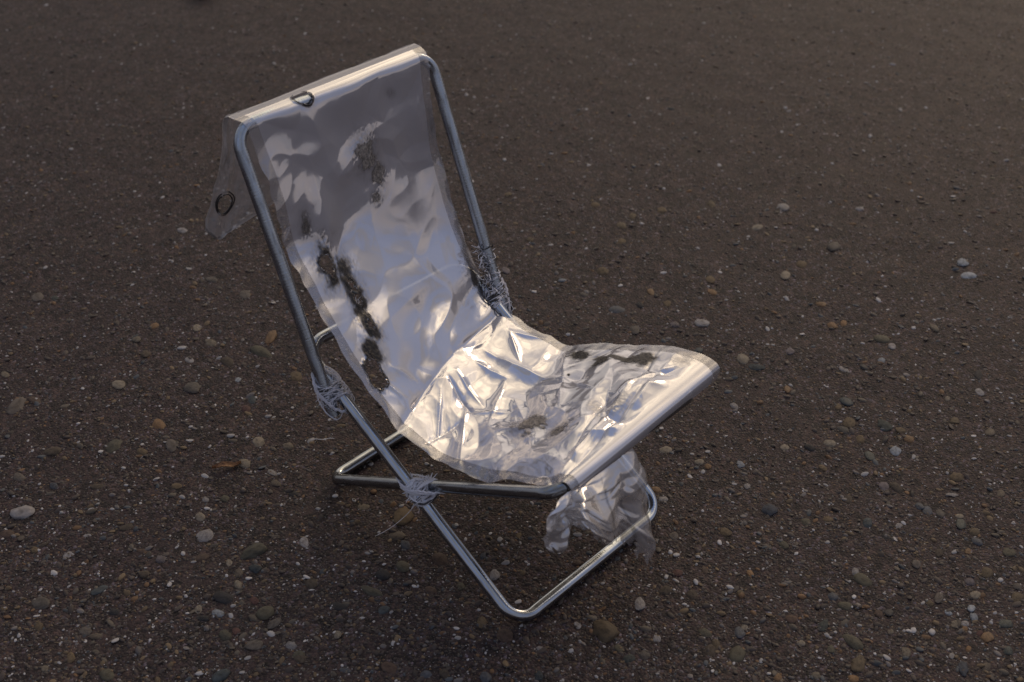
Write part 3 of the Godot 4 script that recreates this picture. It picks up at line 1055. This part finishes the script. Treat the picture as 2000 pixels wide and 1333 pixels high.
	burn(0.87, 13.5, 6.0, 34.0, 0.1, 0.75, 0.2)
	burn(0.52, 14.9, 15.0, 6.0, 0.2, 0.55, 0.35)
	burn(0.36, 12.4, 18.0, 17.0, 0.5, 0.8, 0.9)
	burn(0.34, 13.4, 13.0, 11.0, 0.2, 0.6, 0.85)
	burn(0.48, 14.2, 16.0, 6.0, -0.7, 0.42, 0.7)
	burn(0.92, 15.6, 9.0, 6.0, 0.4, 0.55, 0.5)
	burn(0.74, 12.5, 1.8, 1.5, 0.0, 1.0, 0.0)

func facet(p: Vector2, size: float, salt: int) -> float:
	# flat triangular facets between random heights, -1..1: a sheet that has been crushed and opened again
	var w := Vector2(soft.get_noise_2d(p.x * 0.9 + salt, p.y * 0.9), soft.get_noise_2d(p.x * 0.9, p.y * 0.9 + salt * 2.0)) * size * 0.9
	var x := (p + w).rotated(0.6 + salt) / size
	var sk := (x.x + x.y) * 0.366025
	var g := x + Vector2(sk, sk)
	var i := g.floor()
	var f := g - i
	var mid := Vector2(1, 0) if f.x > f.y else Vector2(0, 1)
	var hi := maxf(f.x, f.y)
	var lo := minf(f.x, f.y)
	return knot(i, salt) * (1.0 - hi) + knot(i + mid, salt) * (hi - lo) + knot(i + Vector2.ONE, salt) * lo

func knot(i: Vector2, salt: int) -> float:
	var h := hash(Vector3i(int(i.x), int(i.y), salt))
	return float(h & 0xffff) / 32767.5 - 1.0

func sling_height(p: Vector2, u: float, t: float) -> float:
	# how far the film stands off the plain surface
	var on_bar := smoothstep(0.4, 1.7, t) * (1.0 - smoothstep(15.5, 16.1, t))
	var seat := smoothstep(8.4, 9.4, t)
	var h := 0.0026 * soft.get_noise_2d(p.x, p.y) * lerpf(0.85, 0.6, seat)
	# crushed facets, and folded ridges that are sharp where the noise changes sign
	var a := fold.get_noise_2d(p.x + 0.004 * warp.get_noise_2d(p.x * 0.3, p.y * 0.3), p.y)
	h += lerpf(0.0005, 0.0010, seat) * (0.35 - absf(a))
	var flatter := smoothstep(9.1, 9.5, t) * (1.0 - smoothstep(10.9, 11.8, t))
	h += facet(p, 0.056, 3) * 0.0042 * seat * (1.0 - 0.55 * flatter) + facet(p, 0.068, 5) * 0.0020 * (1.0 - seat)
	var busy := smoothstep(-0.15, 0.2, soft.get_noise_2d(p.x * 1.7 + 5.0, p.y * 1.7)) * lerpf(0.05, 1.0, seat)
	busy *= 1.0 - 0.45 * flatter
	h += facet(p, 0.024, 7) * 0.00055 * busy
	h += facet(p, 0.008, 11) * 0.00022 * busy * busy
	for c in creases:
		var lo: float = c[3] * 4.0
		if p.x < minf(c[0].x, c[1].x) - lo or p.x > maxf(c[0].x, c[1].x) + lo or p.y < minf(c[0].y, c[1].y) - lo or p.y > maxf(c[0].y, c[1].y) + lo:
			continue
		var d := seg_dist(p, c[0], c[1])
		h += c[2] * exp(-d.x / c[3]) * (0.35 + 0.65 * sin(PI * clampf(d.y, 0.0, 1.0)))
	return h * on_bar

func burn_at(p: Vector2) -> Array:
	# [soot 0..1, tone, crust, hole]
	var soot := 0.0
	var tone := 0.0
	var crust := 0.0
	var hole := false
	var edge := 0.0
	for b in burns:
		var d: Vector2 = p - b[0]
		if absf(d.x) > 0.06 or absf(d.y) > 0.06:
			continue
		d = d.rotated(-b[3])
		var r := Vector2(d.x / b[1], d.y / b[2]).length()
		var rag := clampf(maxf(b[1], b[2]) / 0.016, 0.2, 1.0)
		var w := r + 0.45 * rag * warp.get_noise_2d(p.x * 0.35, p.y * 0.35) + 0.15 * rag * warp.get_noise_2d(p.x * 2.6 + 2.0, p.y * 1.4)
		var s: float = b[4] * pow(1.0 - smoothstep(0.15, 1.6, w), 1.3)
		if s > soot:
			tone = b[5]
		soot = maxf(soot, s)
		if b[5] > 0.7:
			crust = maxf(crust, s)
		if b[6] > 0.0 and w < b[6]:
			hole = true
		elif b[6] > 0.0 and w < b[6] + 0.22:
			edge = maxf(edge, 1.0 - (w - b[6]) / 0.22)
	return [soot, tone, crust, hole, edge]

func sling_point(u: float, t: float, lift: float) -> Vector3:
	var row := sling_row(t)
	var e := 0.02
	var up := sling_row(minf(t + e, 18.0))
	var dn := sling_row(maxf(t - e, 0.0))
	var a: Vector3 = row[0]
	var b: Vector3 = row[1]
	var dv: Vector3 = up[0].lerp(up[1], u) - dn[0].lerp(dn[1], u)
	var nrm := dv.cross(b - a).normalized()
	var p := q(u, t)
	var h := sling_height(p, u, t) + lift
	var bn := burn_at(p)
	h -= bn[2] * (0.0005 * absf(warp.get_noise_2d(p.x * 2.2, p.y * 2.2)) + 0.00010 * sin(1500.0 * (p.x + 0.6 * p.y) + 14.0 * warp.get_noise_2d(p.x * 0.5, p.y * 0.5)))
	h += bn[0] * (1.0 - bn[2]) * 0.0006 * warp.get_noise_2d(p.x * 1.8, p.y * 1.8)
	h += 0.0014 * bn[4]
	# wavy free edges
	var rim := smoothstep(0.06, 0.0, u) + smoothstep(0.94, 1.0, u)
	h += rim * 0.0012 * soft.get_noise_2d(p.x * 2.0 + 7.0, p.y * 2.2) * smoothstep(1.0, 2.5, t) * (1.0 - smoothstep(14.5, 16.0, t))
	var out := a.lerp(b, u) + nrm * h
	out += (b - a).normalized() * rim * 0.0016 * soft.get_noise_2d(p.x + 3.0, p.y * 3.0 + 1.0) * smoothstep(1.0, 2.5, t)
	return out

func film_colour(p: Vector2, bn: Array, base_alpha: float) -> Color:
	var cloud := 0.5 + 0.5 * soft.get_noise_2d(p.x * 1.3 + 11.0, p.y * 1.3)
	var c := Color(0.72, 0.695, 0.715)
	var alpha := base_alpha + 0.10 * (cloud - 0.5) + (0.07 * smoothstep(0.12, 0.17, p.y) if base_alpha > 0.5 else 0.0)
	var rim := minf(p.x, 0.19 - p.x) / 0.19
	if base_alpha > 0.5:
		alpha *= lerpf(0.40, 1.0, smoothstep(0.050, 0.0535, rim))
	var soot: float = bn[0]
	if soot > 0.0:
		var streak := 0.75 + 0.6 * warp.get_noise_2d(p.x * 3.0, p.y * 0.8)
		var stain := clampf(soot * streak * 0.95, 0.0, 0.85)
		c = c.lerp(Color(0.06, 0.045, 0.034), stain)
		alpha = lerpf(alpha, 0.9, stain)
	c.a = clampf(alpha, 0.0, 1.0)
	return c

func film_grid(nu: int, u0: float, u1: float, nt: int, t0: float, t1: float, lift: float, alpha: float, holes: bool) -> ArrayMesh:
	var v := PackedVector3Array()
	var uv := PackedVector2Array()
	var col := PackedColorArray()
	var cut := PackedByteArray()
	for j in nt:
		var t := lerpf(t0, t1, float(j) / (nt - 1))
		for i in nu:
			var u := lerpf(u0, u1, float(i) / (nu - 1))
			var p := q(u, t)
			var bn := burn_at(p)
			v.append(sling_point(u, t, lift))
			uv.append(p * 6.0)
			col.append(film_colour(p, bn, alpha))
			cut.append(1 if (bn[3] and holes) else 0)
	var n := grid_normals(v, nu, nt)
	var idx := PackedInt32Array()
	for j in nt - 1:
		for i in nu - 1:
			var a := j * nu + i
			if cut[a] + cut[a + 1] + cut[a + nu] + cut[a + nu + 1] > 1:
				continue
			idx.append_array(PackedInt32Array([a, a + 1, a + nu, a + 1, a + nu + 1, a + nu]))
	return mesh_of(v, n, uv, col, idx)

func patch_grid(cols: Array, nu: int, nv: int, wave: float, seed_: float, alpha: float, marks: Array, wide_: float, ring_hole := []) -> ArrayMesh:
	# a hanging flap: cols are polylines from the bar down; marks are [u, v, radius u, radius v, strength]
	var v := PackedVector3Array()
	var uv := PackedVector2Array()
	var col := PackedColorArray()
	var cut := PackedByteArray()
	for j in nv:
		var f := float(j) / (nv - 1)
		for i in nu:
			var u := float(i) / (nu - 1)
			var p := patch_at(cols, u, f)
			var off := wave * (0.6 * sin(u * 21.0 + seed_ + 2.5 * f) + 1.8 * soft.get_noise_2d(u * 0.19 + seed_, f * 0.12) + 1.6 * facet(Vector2(u * wide_ + seed_, f * 0.10), 0.017, 5) + 0.6 * facet(Vector2(u * wide_ + seed_, f * 0.10), 0.008, 9)) * smoothstep(0.0, 0.25, f)
			p.z += off
			p.x += 0.5 * off * sin(seed_ + 9.0 * u)
			v.append(p)
			uv.append(Vector2(u, f))
			var rim := maxf(1.0 - smoothstep(0.04, 0.055, u), smoothstep(0.93, 0.945, f))
			var c := Color(0.80, 0.76, 0.74, clampf(alpha + 0.2 * rim, 0.0, 1.0))
			for m in marks:
				var r: float = Vector2((u - m[0]) / m[2], (f - m[1]) / m[3]).length() + 0.5 * warp.get_noise_2d(u * 0.16 + seed_, f * 0.12)
				var s: float = m[4] * (1.0 - smoothstep(0.3, 1.1, r))
				c = c.lerp(Color(0.03, 0.025, 0.02, 0.95), s)
			col.append(c)
			var gone := 0
			if ring_hole.size() and Vector2((u - ring_hole[0]) / ring_hole[2], (f - ring_hole[1]) / ring_hole[3]).length() < 1.0:
				gone = 1
			if ring_hole.is_empty() and f > 0.975 - 0.34 * absf(warp.get_noise_2d(u * 0.09, 3.0)) - 0.05 * warp.get_noise_2d(u * 0.5, 8.0):
				gone = 1      # torn lower edge
			cut.append(gone)
	var n := grid_normals(v, nu, nv)
	var idx := PackedInt32Array()
	for j in nv - 1:
		for i in nu - 1:
			var a := j * nu + i
			if cut[a] + cut[a + 1] + cut[a + nu] + cut[a + nu + 1] > 1:
				continue
			idx.append_array(PackedInt32Array([a, a + 1, a + nu, a + 1, a + nu + 1, a + nu]))
	return mesh_of(v, n, uv, col, idx)

func patch_at(cols: Array, u: float, f: float) -> Vector3:
	var x := u * (cols.size() - 1)
	var k := clampi(int(x), 0, cols.size() - 2)
	var last := cols.size() - 1
	return down(cols[k], f).cubic_interpolate(down(cols[k + 1], f), down(cols[maxi(k - 1, 0)], f), down(cols[mini(k + 2, last)], f), x - k)

func down(line: Array, f: float) -> Vector3:
	var x := f * (line.size() - 1)
	var k := clampi(int(x), 0, line.size() - 2)
	var a: Vector3 = line[maxi(k - 1, 0)]
	var b: Vector3 = line[k]
	var c: Vector3 = line[k + 1]
	var d: Vector3 = line[mini(k + 2, line.size() - 1)]
	return b.cubic_interpolate(c, a, d, x - k)

func t_of(arc: float) -> float:
	for k in 18:
		if arc < ARC[k + 1]:
			return k + (arc - ARC[k]) / (ARC[k + 1] - ARC[k])
	return 18.0

func scorch(which: int) -> ArrayMesh:
	# the crust of one burn: blistered, ragged at its edge, lying on the film
	var b: Array = burns[which]
	var nu := 72 if maxf(b[1], b[2]) > 0.012 else 44
	var far: float = maxf(b[1], b[2]) * 1.5
	var v := PackedVector3Array()
	var uv := PackedVector2Array()
	var col := PackedColorArray()
	var bare := PackedByteArray()
	for j in nu:
		for i in nu:
			var p: Vector2 = b[0] + Vector2(lerpf(-far, far, float(i) / (nu - 1)), lerpf(-far, far, float(j) / (nu - 1)))
			p.x = clampf(p.x, 0.0, 0.19)
			p.y = clampf(p.y, 0.0, 0.465)
			var d: Vector2 = (p - b[0]).rotated(-b[3])
			var r := Vector2(d.x / b[1], d.y / b[2]).length()
			var rag := clampf(maxf(b[1], b[2]) / 0.016, 0.2, 1.0)
			var w := r + lerpf(0.45, 0.8, b[5]) * rag * warp.get_noise_2d(p.x * 0.35, p.y * 0.35) + lerpf(0.15, 0.3, b[5]) * rag * warp.get_noise_2d(p.x * 1.6 + 2.0, p.y * 0.6) + 0.05 * warp.get_noise_2d(p.x * 7.0, p.y * 4.0)
			var s: float = b[4] * (1.0 - smoothstep(0.30, 1.0, w))
			if b[6] > 0.0:
				s = maxf(s, 1.0 - absf(w - b[6] - 0.06) / 0.2)
			var blister := absf(warp.get_noise_2d(p.x * 2.4, p.y * 2.4 + 9.0))
			var fine := warp.get_noise_2d(p.x * 2.2 + 4.0, p.y * 1.4)
			v.append(sling_point(p.x / 0.19, t_of(p.y), 0.0004 + s * (0.0012 * blister + 0.0005 * fine) * lerpf(0.12, 0.8, b[5])))
			uv.append(p * 6.0)
			var c := (Color(0.020, 0.016, 0.013) * (1.0 + 1.4 * maxf(0.0, warp.get_noise_2d(p.x * 8.0, p.y * 1.5)))).lerp(Color(0.33, 0.285, 0.245) * (0.5 + 1.3 * blister + 0.5 * fine), b[5])
			c = c.lerp(Color(0.10, 0.075, 0.055), (1.0 - s) * 0.6 * (1.0 - b[5]))
			c.a = clampf(lerpf(smoothstep(0.05, 1.0, s + 0.10 * fine + 0.22 * warp.get_noise_2d(p.x * 2.6 + 1.0, p.y * 0.5)), smoothstep(0.25, 0.75, s + 0.35 * fine), b[5]) * 0.96, 0.0, 1.0)
			col.append(c)
			bare.append(1 if (c.a < 0.02 or burn_at(p)[3]) else 0)
	var n := grid_normals(v, nu, nu)
	var idx := PackedInt32Array()
	for j in nu - 1:
		for i in nu - 1:
			var a := j * nu + i
			if bare[a] + bare[a + 1] + bare[a + nu] + bare[a + nu + 1] > 1:
				continue
			idx.append_array(PackedInt32Array([a, a + 1, a + nu, a + 1, a + nu + 1, a + nu]))
	if idx.is_empty():
		return null
	return mesh_of(v, n, uv, col, idx)

func make_sling(chair: Node3D) -> void:
	plan_sling()
	var sling := part("sling", film_grid(190, 0.0, 1.0, 460, 0.0, 18.0, 0.0, 0.87, true), film, chair)
	sling.set_meta("label", "crumpled clear plastic sling with sooty burn holes")
	part("hem", film_grid(11, 0.0, 10.0 / 189.0, 460, 0.0, 18.0, -0.0005, 0.22, true), film, sling)
	part("hem", film_grid(11, 1.0 - 10.0 / 189.0, 1.0, 460, 0.0, 18.0, -0.0005, 0.22, true), film, sling)
	for k in burns.size():
		var crust := scorch(k) if burns[k][4] > 0.55 else null
		if crust:
			part("scorch_mark", crust, char_mat, sling)
	# the end that hangs behind the top bar
	var bf := [
		[Vector3(-0.0962, 0.3402, -0.2820), Vector3(-0.0967, 0.3396, -0.2915), Vector3(-0.0977, 0.3317, -0.2990), Vector3(-0.1010, 0.3000, -0.3020), Vector3(-0.1045, 0.2700, -0.3120), Vector3(-0.1075, 0.2490, -0.3190), Vector3(-0.1085, 0.2345, -0.3235)],
		[Vector3(-0.0885, 0.3402, -0.2820), Vector3(-0.0885, 0.3396, -0.2915), Vector3(-0.0885, 0.3317, -0.2990), Vector3(-0.0920, 0.3000, -0.3010), Vector3(-0.0955, 0.2640, -0.3110), Vector3(-0.0985, 0.2380, -0.3175), Vector3(-0.1000, 0.2240, -0.3205)],
		[Vector3(-0.0800, 0.3402, -0.2820), Vector3(-0.0800, 0.3396, -0.2915), Vector3(-0.0800, 0.3317, -0.2990), Vector3(-0.0800, 0.3000, -0.2985), Vector3(-0.0810, 0.2680, -0.3055), Vector3(-0.0850, 0.2470, -0.3085), Vector3(-0.0870, 0.2350, -0.3105)],
		[Vector3(-0.0300, 0.3407, -0.2820), Vector3(-0.0300, 0.3401, -0.2915), Vector3(-0.0300, 0.3322, -0.2990), Vector3(-0.0300, 0.3050, -0.2960), Vector3(-0.0310, 0.2800, -0.3000), Vector3(-0.0310, 0.2620, -0.3015), Vector3(-0.0320, 0.2500, -0.3020)],
		[Vector3(0.0400, 0.3415, -0.2820), Vector3(0.0400, 0.3409, -0.2915), Vector3(0.0400, 0.3330, -0.2990), Vector3(0.0400, 0.3080, -0.2965), Vector3(0.0400, 0.2850, -0.3000), Vector3(0.0410, 0.2680, -0.3020), Vector3(0.0410, 0.2580, -0.3025)],
		[Vector3(0.0942, 0.3422, -0.2820), Vector3(0.0942, 0.3416, -0.2915), Vector3(0.0942, 0.3337, -0.2990), Vector3(0.0920, 0.3100, -0.2935), Vector3(0.0900, 0.2900, -0.2960), Vector3(0.0880, 0.2750, -0.2965), Vector3(0.0860, 0.2680, -0.2970)]]
	var flap := part("back_flap", patch_grid(bf, 140, 80, 0.0008, 2.0, 0.48, [[0.12, 0.32, 0.07, 0.10, 0.45], [0.16, 0.50, 0.09, 0.06, 0.5], [0.10, 0.98, 0.12, 0.05, 0.65], [0.26, 0.97, 0.16, 0.04, 0.55]], 0.19, [0.215, 0.70, 0.105, 0.052]), hazy_film, sling)
	# the melted rim of the round hole in it
	var ring := fresh()
	for turn in 2:
		var loop := []
		for k in 33:
			var an := TAU * k / 32.0
			var grow := 1.0 + 0.22 * turn
			loop.append(patch_at(bf, 0.215 + 0.105 * grow * cos(an), 0.70 + 0.052 * grow * sin(an)) + Vector3(-0.0005, 0.0, 0.0008))
		strand_into(ring, loop, 0.0007 - 0.0003 * turn, 0.0006, 1.0)
	part("hole_rim", strands_mesh(ring), fibre_soot, flap)
	# the melted end that hangs over the front bar
	var ff := [
		[Vector3(-0.0740, 0.1500, 0.0320), Vector3(-0.0930, 0.1470, 0.034), Vector3(-0.1035, 0.1395, 0.036), Vector3(-0.0995, 0.1170, 0.036), Vector3(-0.0855, 0.1000, 0.038)],
		[Vector3(-0.0710, 0.1495, 0.0325), Vector3(-0.0805, 0.1435, 0.035), Vector3(-0.0880, 0.1335, 0.040), Vector3(-0.0890, 0.1180, 0.041), Vector3(-0.0835, 0.1005, 0.039)],
		[Vector3(-0.0680, 0.1480, 0.0325), Vector3(-0.0730, 0.1420, 0.034), Vector3(-0.0765, 0.1360, 0.037), Vector3(-0.0790, 0.1300, 0.037), Vector3(-0.0795, 0.1250, 0.036)],
		[Vector3(-0.0600, 0.1460, 0.0325), Vector3(-0.0691, 0.1476, 0.0420), Vector3(-0.0783, 0.1462, 0.0530), Vector3(-0.0811, 0.1381, 0.0580), Vector3(-0.0775, 0.1253, 0.0550)],
		[Vector3(-0.0450, 0.1460, 0.0325), Vector3(-0.0531, 0.1396, 0.0430), Vector3(-0.0603, 0.1312, 0.0570), Vector3(-0.0611, 0.1181, 0.0600), Vector3(-0.0565, 0.1012, 0.0550)],
		[Vector3(-0.0280, 0.1460, 0.0325), Vector3(-0.0311, 0.1336, 0.0430), Vector3(-0.0343, 0.1201, 0.0470), Vector3(-0.0321, 0.1001, 0.0480), Vector3(-0.0255, 0.0742, 0.0490)],
		[Vector3(-0.0160, 0.1460, 0.0325), Vector3(-0.0161, 0.1285, 0.0470), Vector3(-0.0143, 0.1061, 0.0530), Vector3(-0.0116, 0.0731, 0.0550), Vector3(-0.0075, 0.0417, 0.0510)],
		[Vector3(-0.0020, 0.1465, 0.0325), Vector3(0.0059, 0.1216, 0.0390), Vector3(0.0087, 0.0961, 0.0450), Vector3(0.0064, 0.0630, 0.0510), Vector3(0.0055, 0.0343, 0.0510)]]
	part("front_flap", patch_grid(ff, 150, 90, 0.0024, 6.0, 0.72, [[0.15, 0.55, 0.06, 0.16, 0.3], [0.62, 0.45, 0.012, 0.45, 0.6], [0.78, 0.65, 0.014, 0.40, 0.5], [0.92, 0.62, 0.016, 0.3, 0.6], [0.9, 0.97, 0.08, 0.04, 0.5], [0.99, 0.3, 0.02, 0.2, 0.5]], 0.10), film, sling)
	# charred hairs round the burns
	var hairs := fresh()
	for b in [[0.15, 5.45, 9.0, 15.0, 40], [0.225, 6.1, 8.0, 22.0, 60], [0.22, 7.1, 8.0, 14.0, 50], [0.13, 7.85, 8.0, 11.0, 36], [0.83, 13.2, 8.0, 6.5, 24], [0.91, 12.4, 6.0, 6.5, 18], [0.95, 7.2, 3.0, 12.0, 30]]:
		for k in b[4]:
			var an := rng.randf() * TAU
			var rr := rng.randf_range(0.5, 0.95)
			var p: Vector2 = q(b[0], b[1])
			var u: float = b[0] + cos(an) * rr * b[2] * 0.001 / 0.19
			var t: float = b[1] + sin(an) * rr * b[3] * 0.001 / 0.030
			var line := []
			var curl := rng.randf_range(-0.6, 0.6)
			for s in 5:
				var grow := s * rng.randf_range(0.0006, 0.0011)
				line.append(sling_point(clampf(u + cos(an + curl * s * 0.3) * grow / 0.19, 0.0, 1.0), t + sin(an + curl * s * 0.3) * grow / 0.030, -0.0003 - 0.0004 * s * rng.randf()))
			strand_into(hairs, line, 0.00016, 0.00013, 0.5)
	var fringe := part("char_fringe", strands_mesh(hairs), fibre_soot, sling)
	fringe.set_meta("kind", "stuff")
	var pale := fresh()
	for k in 46:
		var u := 0.235 + rng.randf_range(-0.02, 0.045)
		var t := 6.8 + rng.randf_range(-0.35, 0.45)
		var an := rng.randf_range(-0.9, 1.4)
		var line := []
		for s in 6:
			line.append(sling_point(u + cos(an) * s * 0.0012 / 0.19, t - sin(an) * s * 0.0012 / 0.03, -0.0006 - 0.0003 * s))
		strand_into(pale, line, 0.00022, 0.00016, 0.4)
	var wisps := part("frayed_fringe", strands_mesh(pale), fibre_white, sling)
	wisps.set_meta("kind", "stuff")

func tight(centre: Vector3, dir: Vector3, gap: float, da: Vector3, db: Vector3, side: float) -> float:
	# how far the two tubes reach from the middle of the joint in this direction
	var r := 0.022
	while r > 0.003:
		var p := centre + dir * r
		var pa := p - Vector3(side * gap * 0.5, 0, 0)
		var pb := p + Vector3(side * gap * 0.5, 0, 0)
		if (pa - da * pa.dot(da)).length() < R or (pb - db * pb.dot(db)).length() < R:
			break
		r -= 0.0004
	return r

func lash(chair: Node3D, at: Vector3, gap: float, da: Vector3, db: Vector3, side: float, count: int, run: Vector3, reach: float, soot_share: float) -> void:
	# twine wound tightly round two crossing tubes and frayed; side tells where tube a lies; run/reach let the winding climb one tube
	var o := Node3D.new()
	o.name = "lashing"
	o.position = at
	chair.add_child(o, true)
	var soot := fresh()
	var fuzz := fresh()
	for k in count:
		var kind := k % 5
		var way: Vector3 = [(da + db).normalized(), (da - db).normalized(), (da + db).normalized(), da, db][kind]
		var nrm := (way + Vector3(rng.randf_range(-0.3, 0.3), rng.randf_range(-0.25, 0.25), rng.randf_range(-0.25, 0.25))).normalized()
		var ex := (Vector3.RIGHT - nrm * nrm.x).normalized()
		var ey := nrm.cross(ex)
		var middle := way * rng.randf_range(-0.0045, 0.0045)
		var single := kind > 2
		if single:
			middle = way * rng.randf_range(0.004, 0.0085) * (1.0 if rng.randf() < 0.5 else -1.0) + Vector3((side if kind == 3 else -side) * gap * 0.5, 0, 0)
		if reach > 0.0 and kind == 3:
			middle += run * rng.randf_range(0.0, reach)
		var slack := rng.randf_range(0.0002, 0.0011)
		var steps := 40
		var radii := PackedFloat32Array()
		for s in steps:
			var an := TAU * s / steps
			radii.append(R if single else tight(middle, ex * cos(an) + ey * sin(an), gap, da, db, side))
		for pass_ in 4:
			for s in steps:
				radii[s] = maxf(radii[s], 0.5 * (radii[(s + steps - 2) % steps] + radii[(s + 2) % steps]) * 0.985)
		var from := rng.randi() % steps
		var long := int(rng.randf_range(0.8, 1.35) * steps)
		var stray := Vector3(rng.randf_range(-1, 1), rng.randf_range(-1, 1), rng.randf_range(-1, 1)) * rng.randf_range(0.001, 0.006)
		var line := []
		for s in long:
			var an := TAU * (from + s) / steps
			var f := float(s) / (long - 1)
			var loose := smoothstep(0.84, 1.0, f) if k % 3 == 0 else 0.0
			var rr: float = radii[(from + s) % steps] + slack + 0.0004 * sin(s * 0.7 + k) + loose * 0.002
			line.append(middle + (ex * cos(an) + ey * sin(an)) * rr + nrm * (0.0016 * (f - 0.5) + 0.0005 * sin(s * 0.45 + k)) + stray * loose)
		if rng.randf() < soot_share:
			strand_into(soot, line, rng.randf_range(0.0005, 0.0009), 0.0003)
		else:
			var one := fresh()
			strand_into(one, line, rng.randf_range(0.0005, 0.0012), 0.00024)
			part("strand", strands_mesh(one), fibre_white, o)
	for k in count * 9:
		var dir := Vector3(rng.randf_range(-1, 1), rng.randf_range(-1, 1), rng.randf_range(-1, 1)).normalized()
		var from := dir * tight(Vector3.ZERO, dir, gap, da, db, side) * rng.randf_range(0.7, 1.0) + run * reach * rng.randf()
		from = from.limit_length(0.011) + run * reach * rng.randf()
		var bend := Vector3(rng.randf_range(-1, 1), rng.randf_range(-1, 1), rng.randf_range(-1, 1)) * 0.0035
		var far := rng.randf_range(0.001, 0.0045)
		var line := []
		for s in 7:
			var f := s / 6.0
			line.append(from + dir * far * f + bend * f * f)
		strand_into(fuzz if rng.randf() > soot_share + 0.1 else soot, line, rng.randf_range(0.00015, 0.0005), 0.00016)
	var b := part("burnt_strand", strands_mesh(soot), fibre_soot, o)
	b.set_meta("kind", "stuff")
	var c := part("frayed_ends", strands_mesh(fuzz), fibre_white, o)
	c.set_meta("kind", "stuff")

func make_lashings(chair: Node3D) -> void:
	var da := Vector3(0, -0.9317, 0.3627)
	var db := Vector3(0, -0.5343, 0.8453)
	var dc := Vector3(0, 0.477, 0.879)
	lash(chair, Vector3(-0.0950, 0.1300, -0.1985), 0.010, da, db, -1.0, 40, -da, 0.0, 0.12)
	lash(chair, Vector3(0.0950, 0.1300, -0.1985), 0.010, da, db, 1.0, 50, -da, 0.040, 0.35)
	lash(chair, Vector3(-0.0842, 0.0740, -0.1090), 0.0117, db, dc, -1.0, 60, db, 0.0, 0.12)
	lash(chair, Vector3(0.0842, 0.0740, -0.1090), 0.0117, db, dc, 1.0, 30, db, 0.0, 0.3)


# ============================================================================ litter
func thing(o: Node3D, label: String, category: String) -> void:
	o.set_meta("label", label)
	o.set_meta("category", category)

func make_litter() -> void:
	# a curled dead leaf
	var leaf_m := StandardMaterial3D.new()
	leaf_m.resource_name = "dead leaf"
	leaf_m.albedo_color = lin(0.30, 0.15, 0.06)
	leaf_m.albedo_texture = noise_tex(128, FastNoiseLite.TYPE_SIMPLEX_SMOOTH, 0.03, 4, 5, ramp_of([[0.0, Color(0.45, 0.4, 0.38)], [0.6, Color(1, 1, 1)]]))
	leaf_m.roughness = 0.6
	leaf_m.backlight_enabled = true
	leaf_m.backlight = Color(0.3, 0.2, 0.1)
	var v := PackedVector3Array()
	var uv := PackedVector2Array()
	var idx := PackedInt32Array()
	for j in 15:
		var f := j / 14.0
		for i in 7:
			var s := i / 6.0 - 0.5
			var w := 0.0072 * pow(sin(PI * clampf(f * 0.96 + 0.02, 0.0, 1.0)), 0.7)
			v.append(Vector3((f - 0.5) * 0.026, 0.0015 + 0.010 * s * s + 0.0025 * sin(f * 5.0) * sin(f * PI), s * w + 0.002 * sin(f * 3.0)))
			uv.append(Vector2(f, s))
	for j in 14:
		for i in 6:
			var a := j * 7 + i
			idx.append_array(PackedInt32Array([a, a + 1, a + 7, a + 1, a + 8, a + 7]))
	var leaf := part("dead_leaf", mesh_of(v, grid_normals(v, 7, 15), uv, PackedColorArray(), idx), leaf_m, self)
	leaf.position = Vector3(-0.127, ground_y(-0.127, -0.322) + 0.0005, -0.322)
	leaf.rotation.y = -0.5
	thing(leaf, "curled orange dead leaf on the asphalt behind the rear foot bar", "leaf")
	# a weed at the far edge
	var green := StandardMaterial3D.new()
	green.resource_name = "weed leaf"
	green.albedo_color = lin(0.10, 0.19, 0.03)
	green.roughness = 0.5
	green.backlight_enabled = true
	green.backlight = Color(0.25, 0.35, 0.1)
	var weed := Node3D.new()
	weed.name = "weed"
	weed.position = Vector3(0.590, ground_y(0.59, -1.365) - 0.001, -1.365)
	thing(weed, "small green weed growing from the asphalt behind the chair", "plant")
	add_child(weed)
	for k in 7:
		var b := fresh()
		var an := k * 0.93 + 0.4
		var long := rng.randf_range(0.025, 0.045)
		var line := []
		for s in 9:
			var f := s / 8.0
			line.append(Vector3(cos(an), 0, sin(an)) * long * f + Vector3.UP * (0.002 + 0.016 * sin(f * 2.4)))
		strand_into(b, line, 0.0042, 0.0005, 0.2)
		part("leaf", strands_mesh(b), green, weed)
	# twine ends lying about
	thread([Vector3(-0.0535, 0.0022, -0.2945), Vector3(-0.050, 0.0030, -0.2915), Vector3(-0.045, 0.0026, -0.2860), Vector3(-0.040, 0.0030, -0.2825), Vector3(-0.0365, 0.0020, -0.2800)], fibre_white, "short pale plastic thread lying on the asphalt left of the rear foot bar")
	thread([Vector3(-0.0830, 0.0620, -0.1130), Vector3(-0.0860, 0.0430, -0.1230), Vector3(-0.0910, 0.0240, -0.1360), Vector3(-0.0950, 0.0100, -0.1480), Vector3(-0.0975, 0.0022, -0.1560)], fibre_white, "thin pale twine end trailing from the lower lashing to the asphalt")
	thread([Vector3(0.0160, 0.0260, 0.0365), Vector3(0.0210, 0.0120, 0.0330), Vector3(0.0280, 0.0040, 0.0300), Vector3(0.0290, 0.0020, 0.0370), Vector3(0.0265, 0.0018, 0.0430)], fibre_soot, "dark melted drip of plastic trailing from the front flap")

func thread(pts: Array, mat: Material, label: String) -> void:
	var st := fresh()
	var line := []
	for s in 25:
		line.append(down(pts, s / 24.0))
	strand_into(st, line, 0.00030, 0.00018, 0.3)
	var o := part("twine_end", strands_mesh(st), mat, self)
	thing(o, label, "twine")
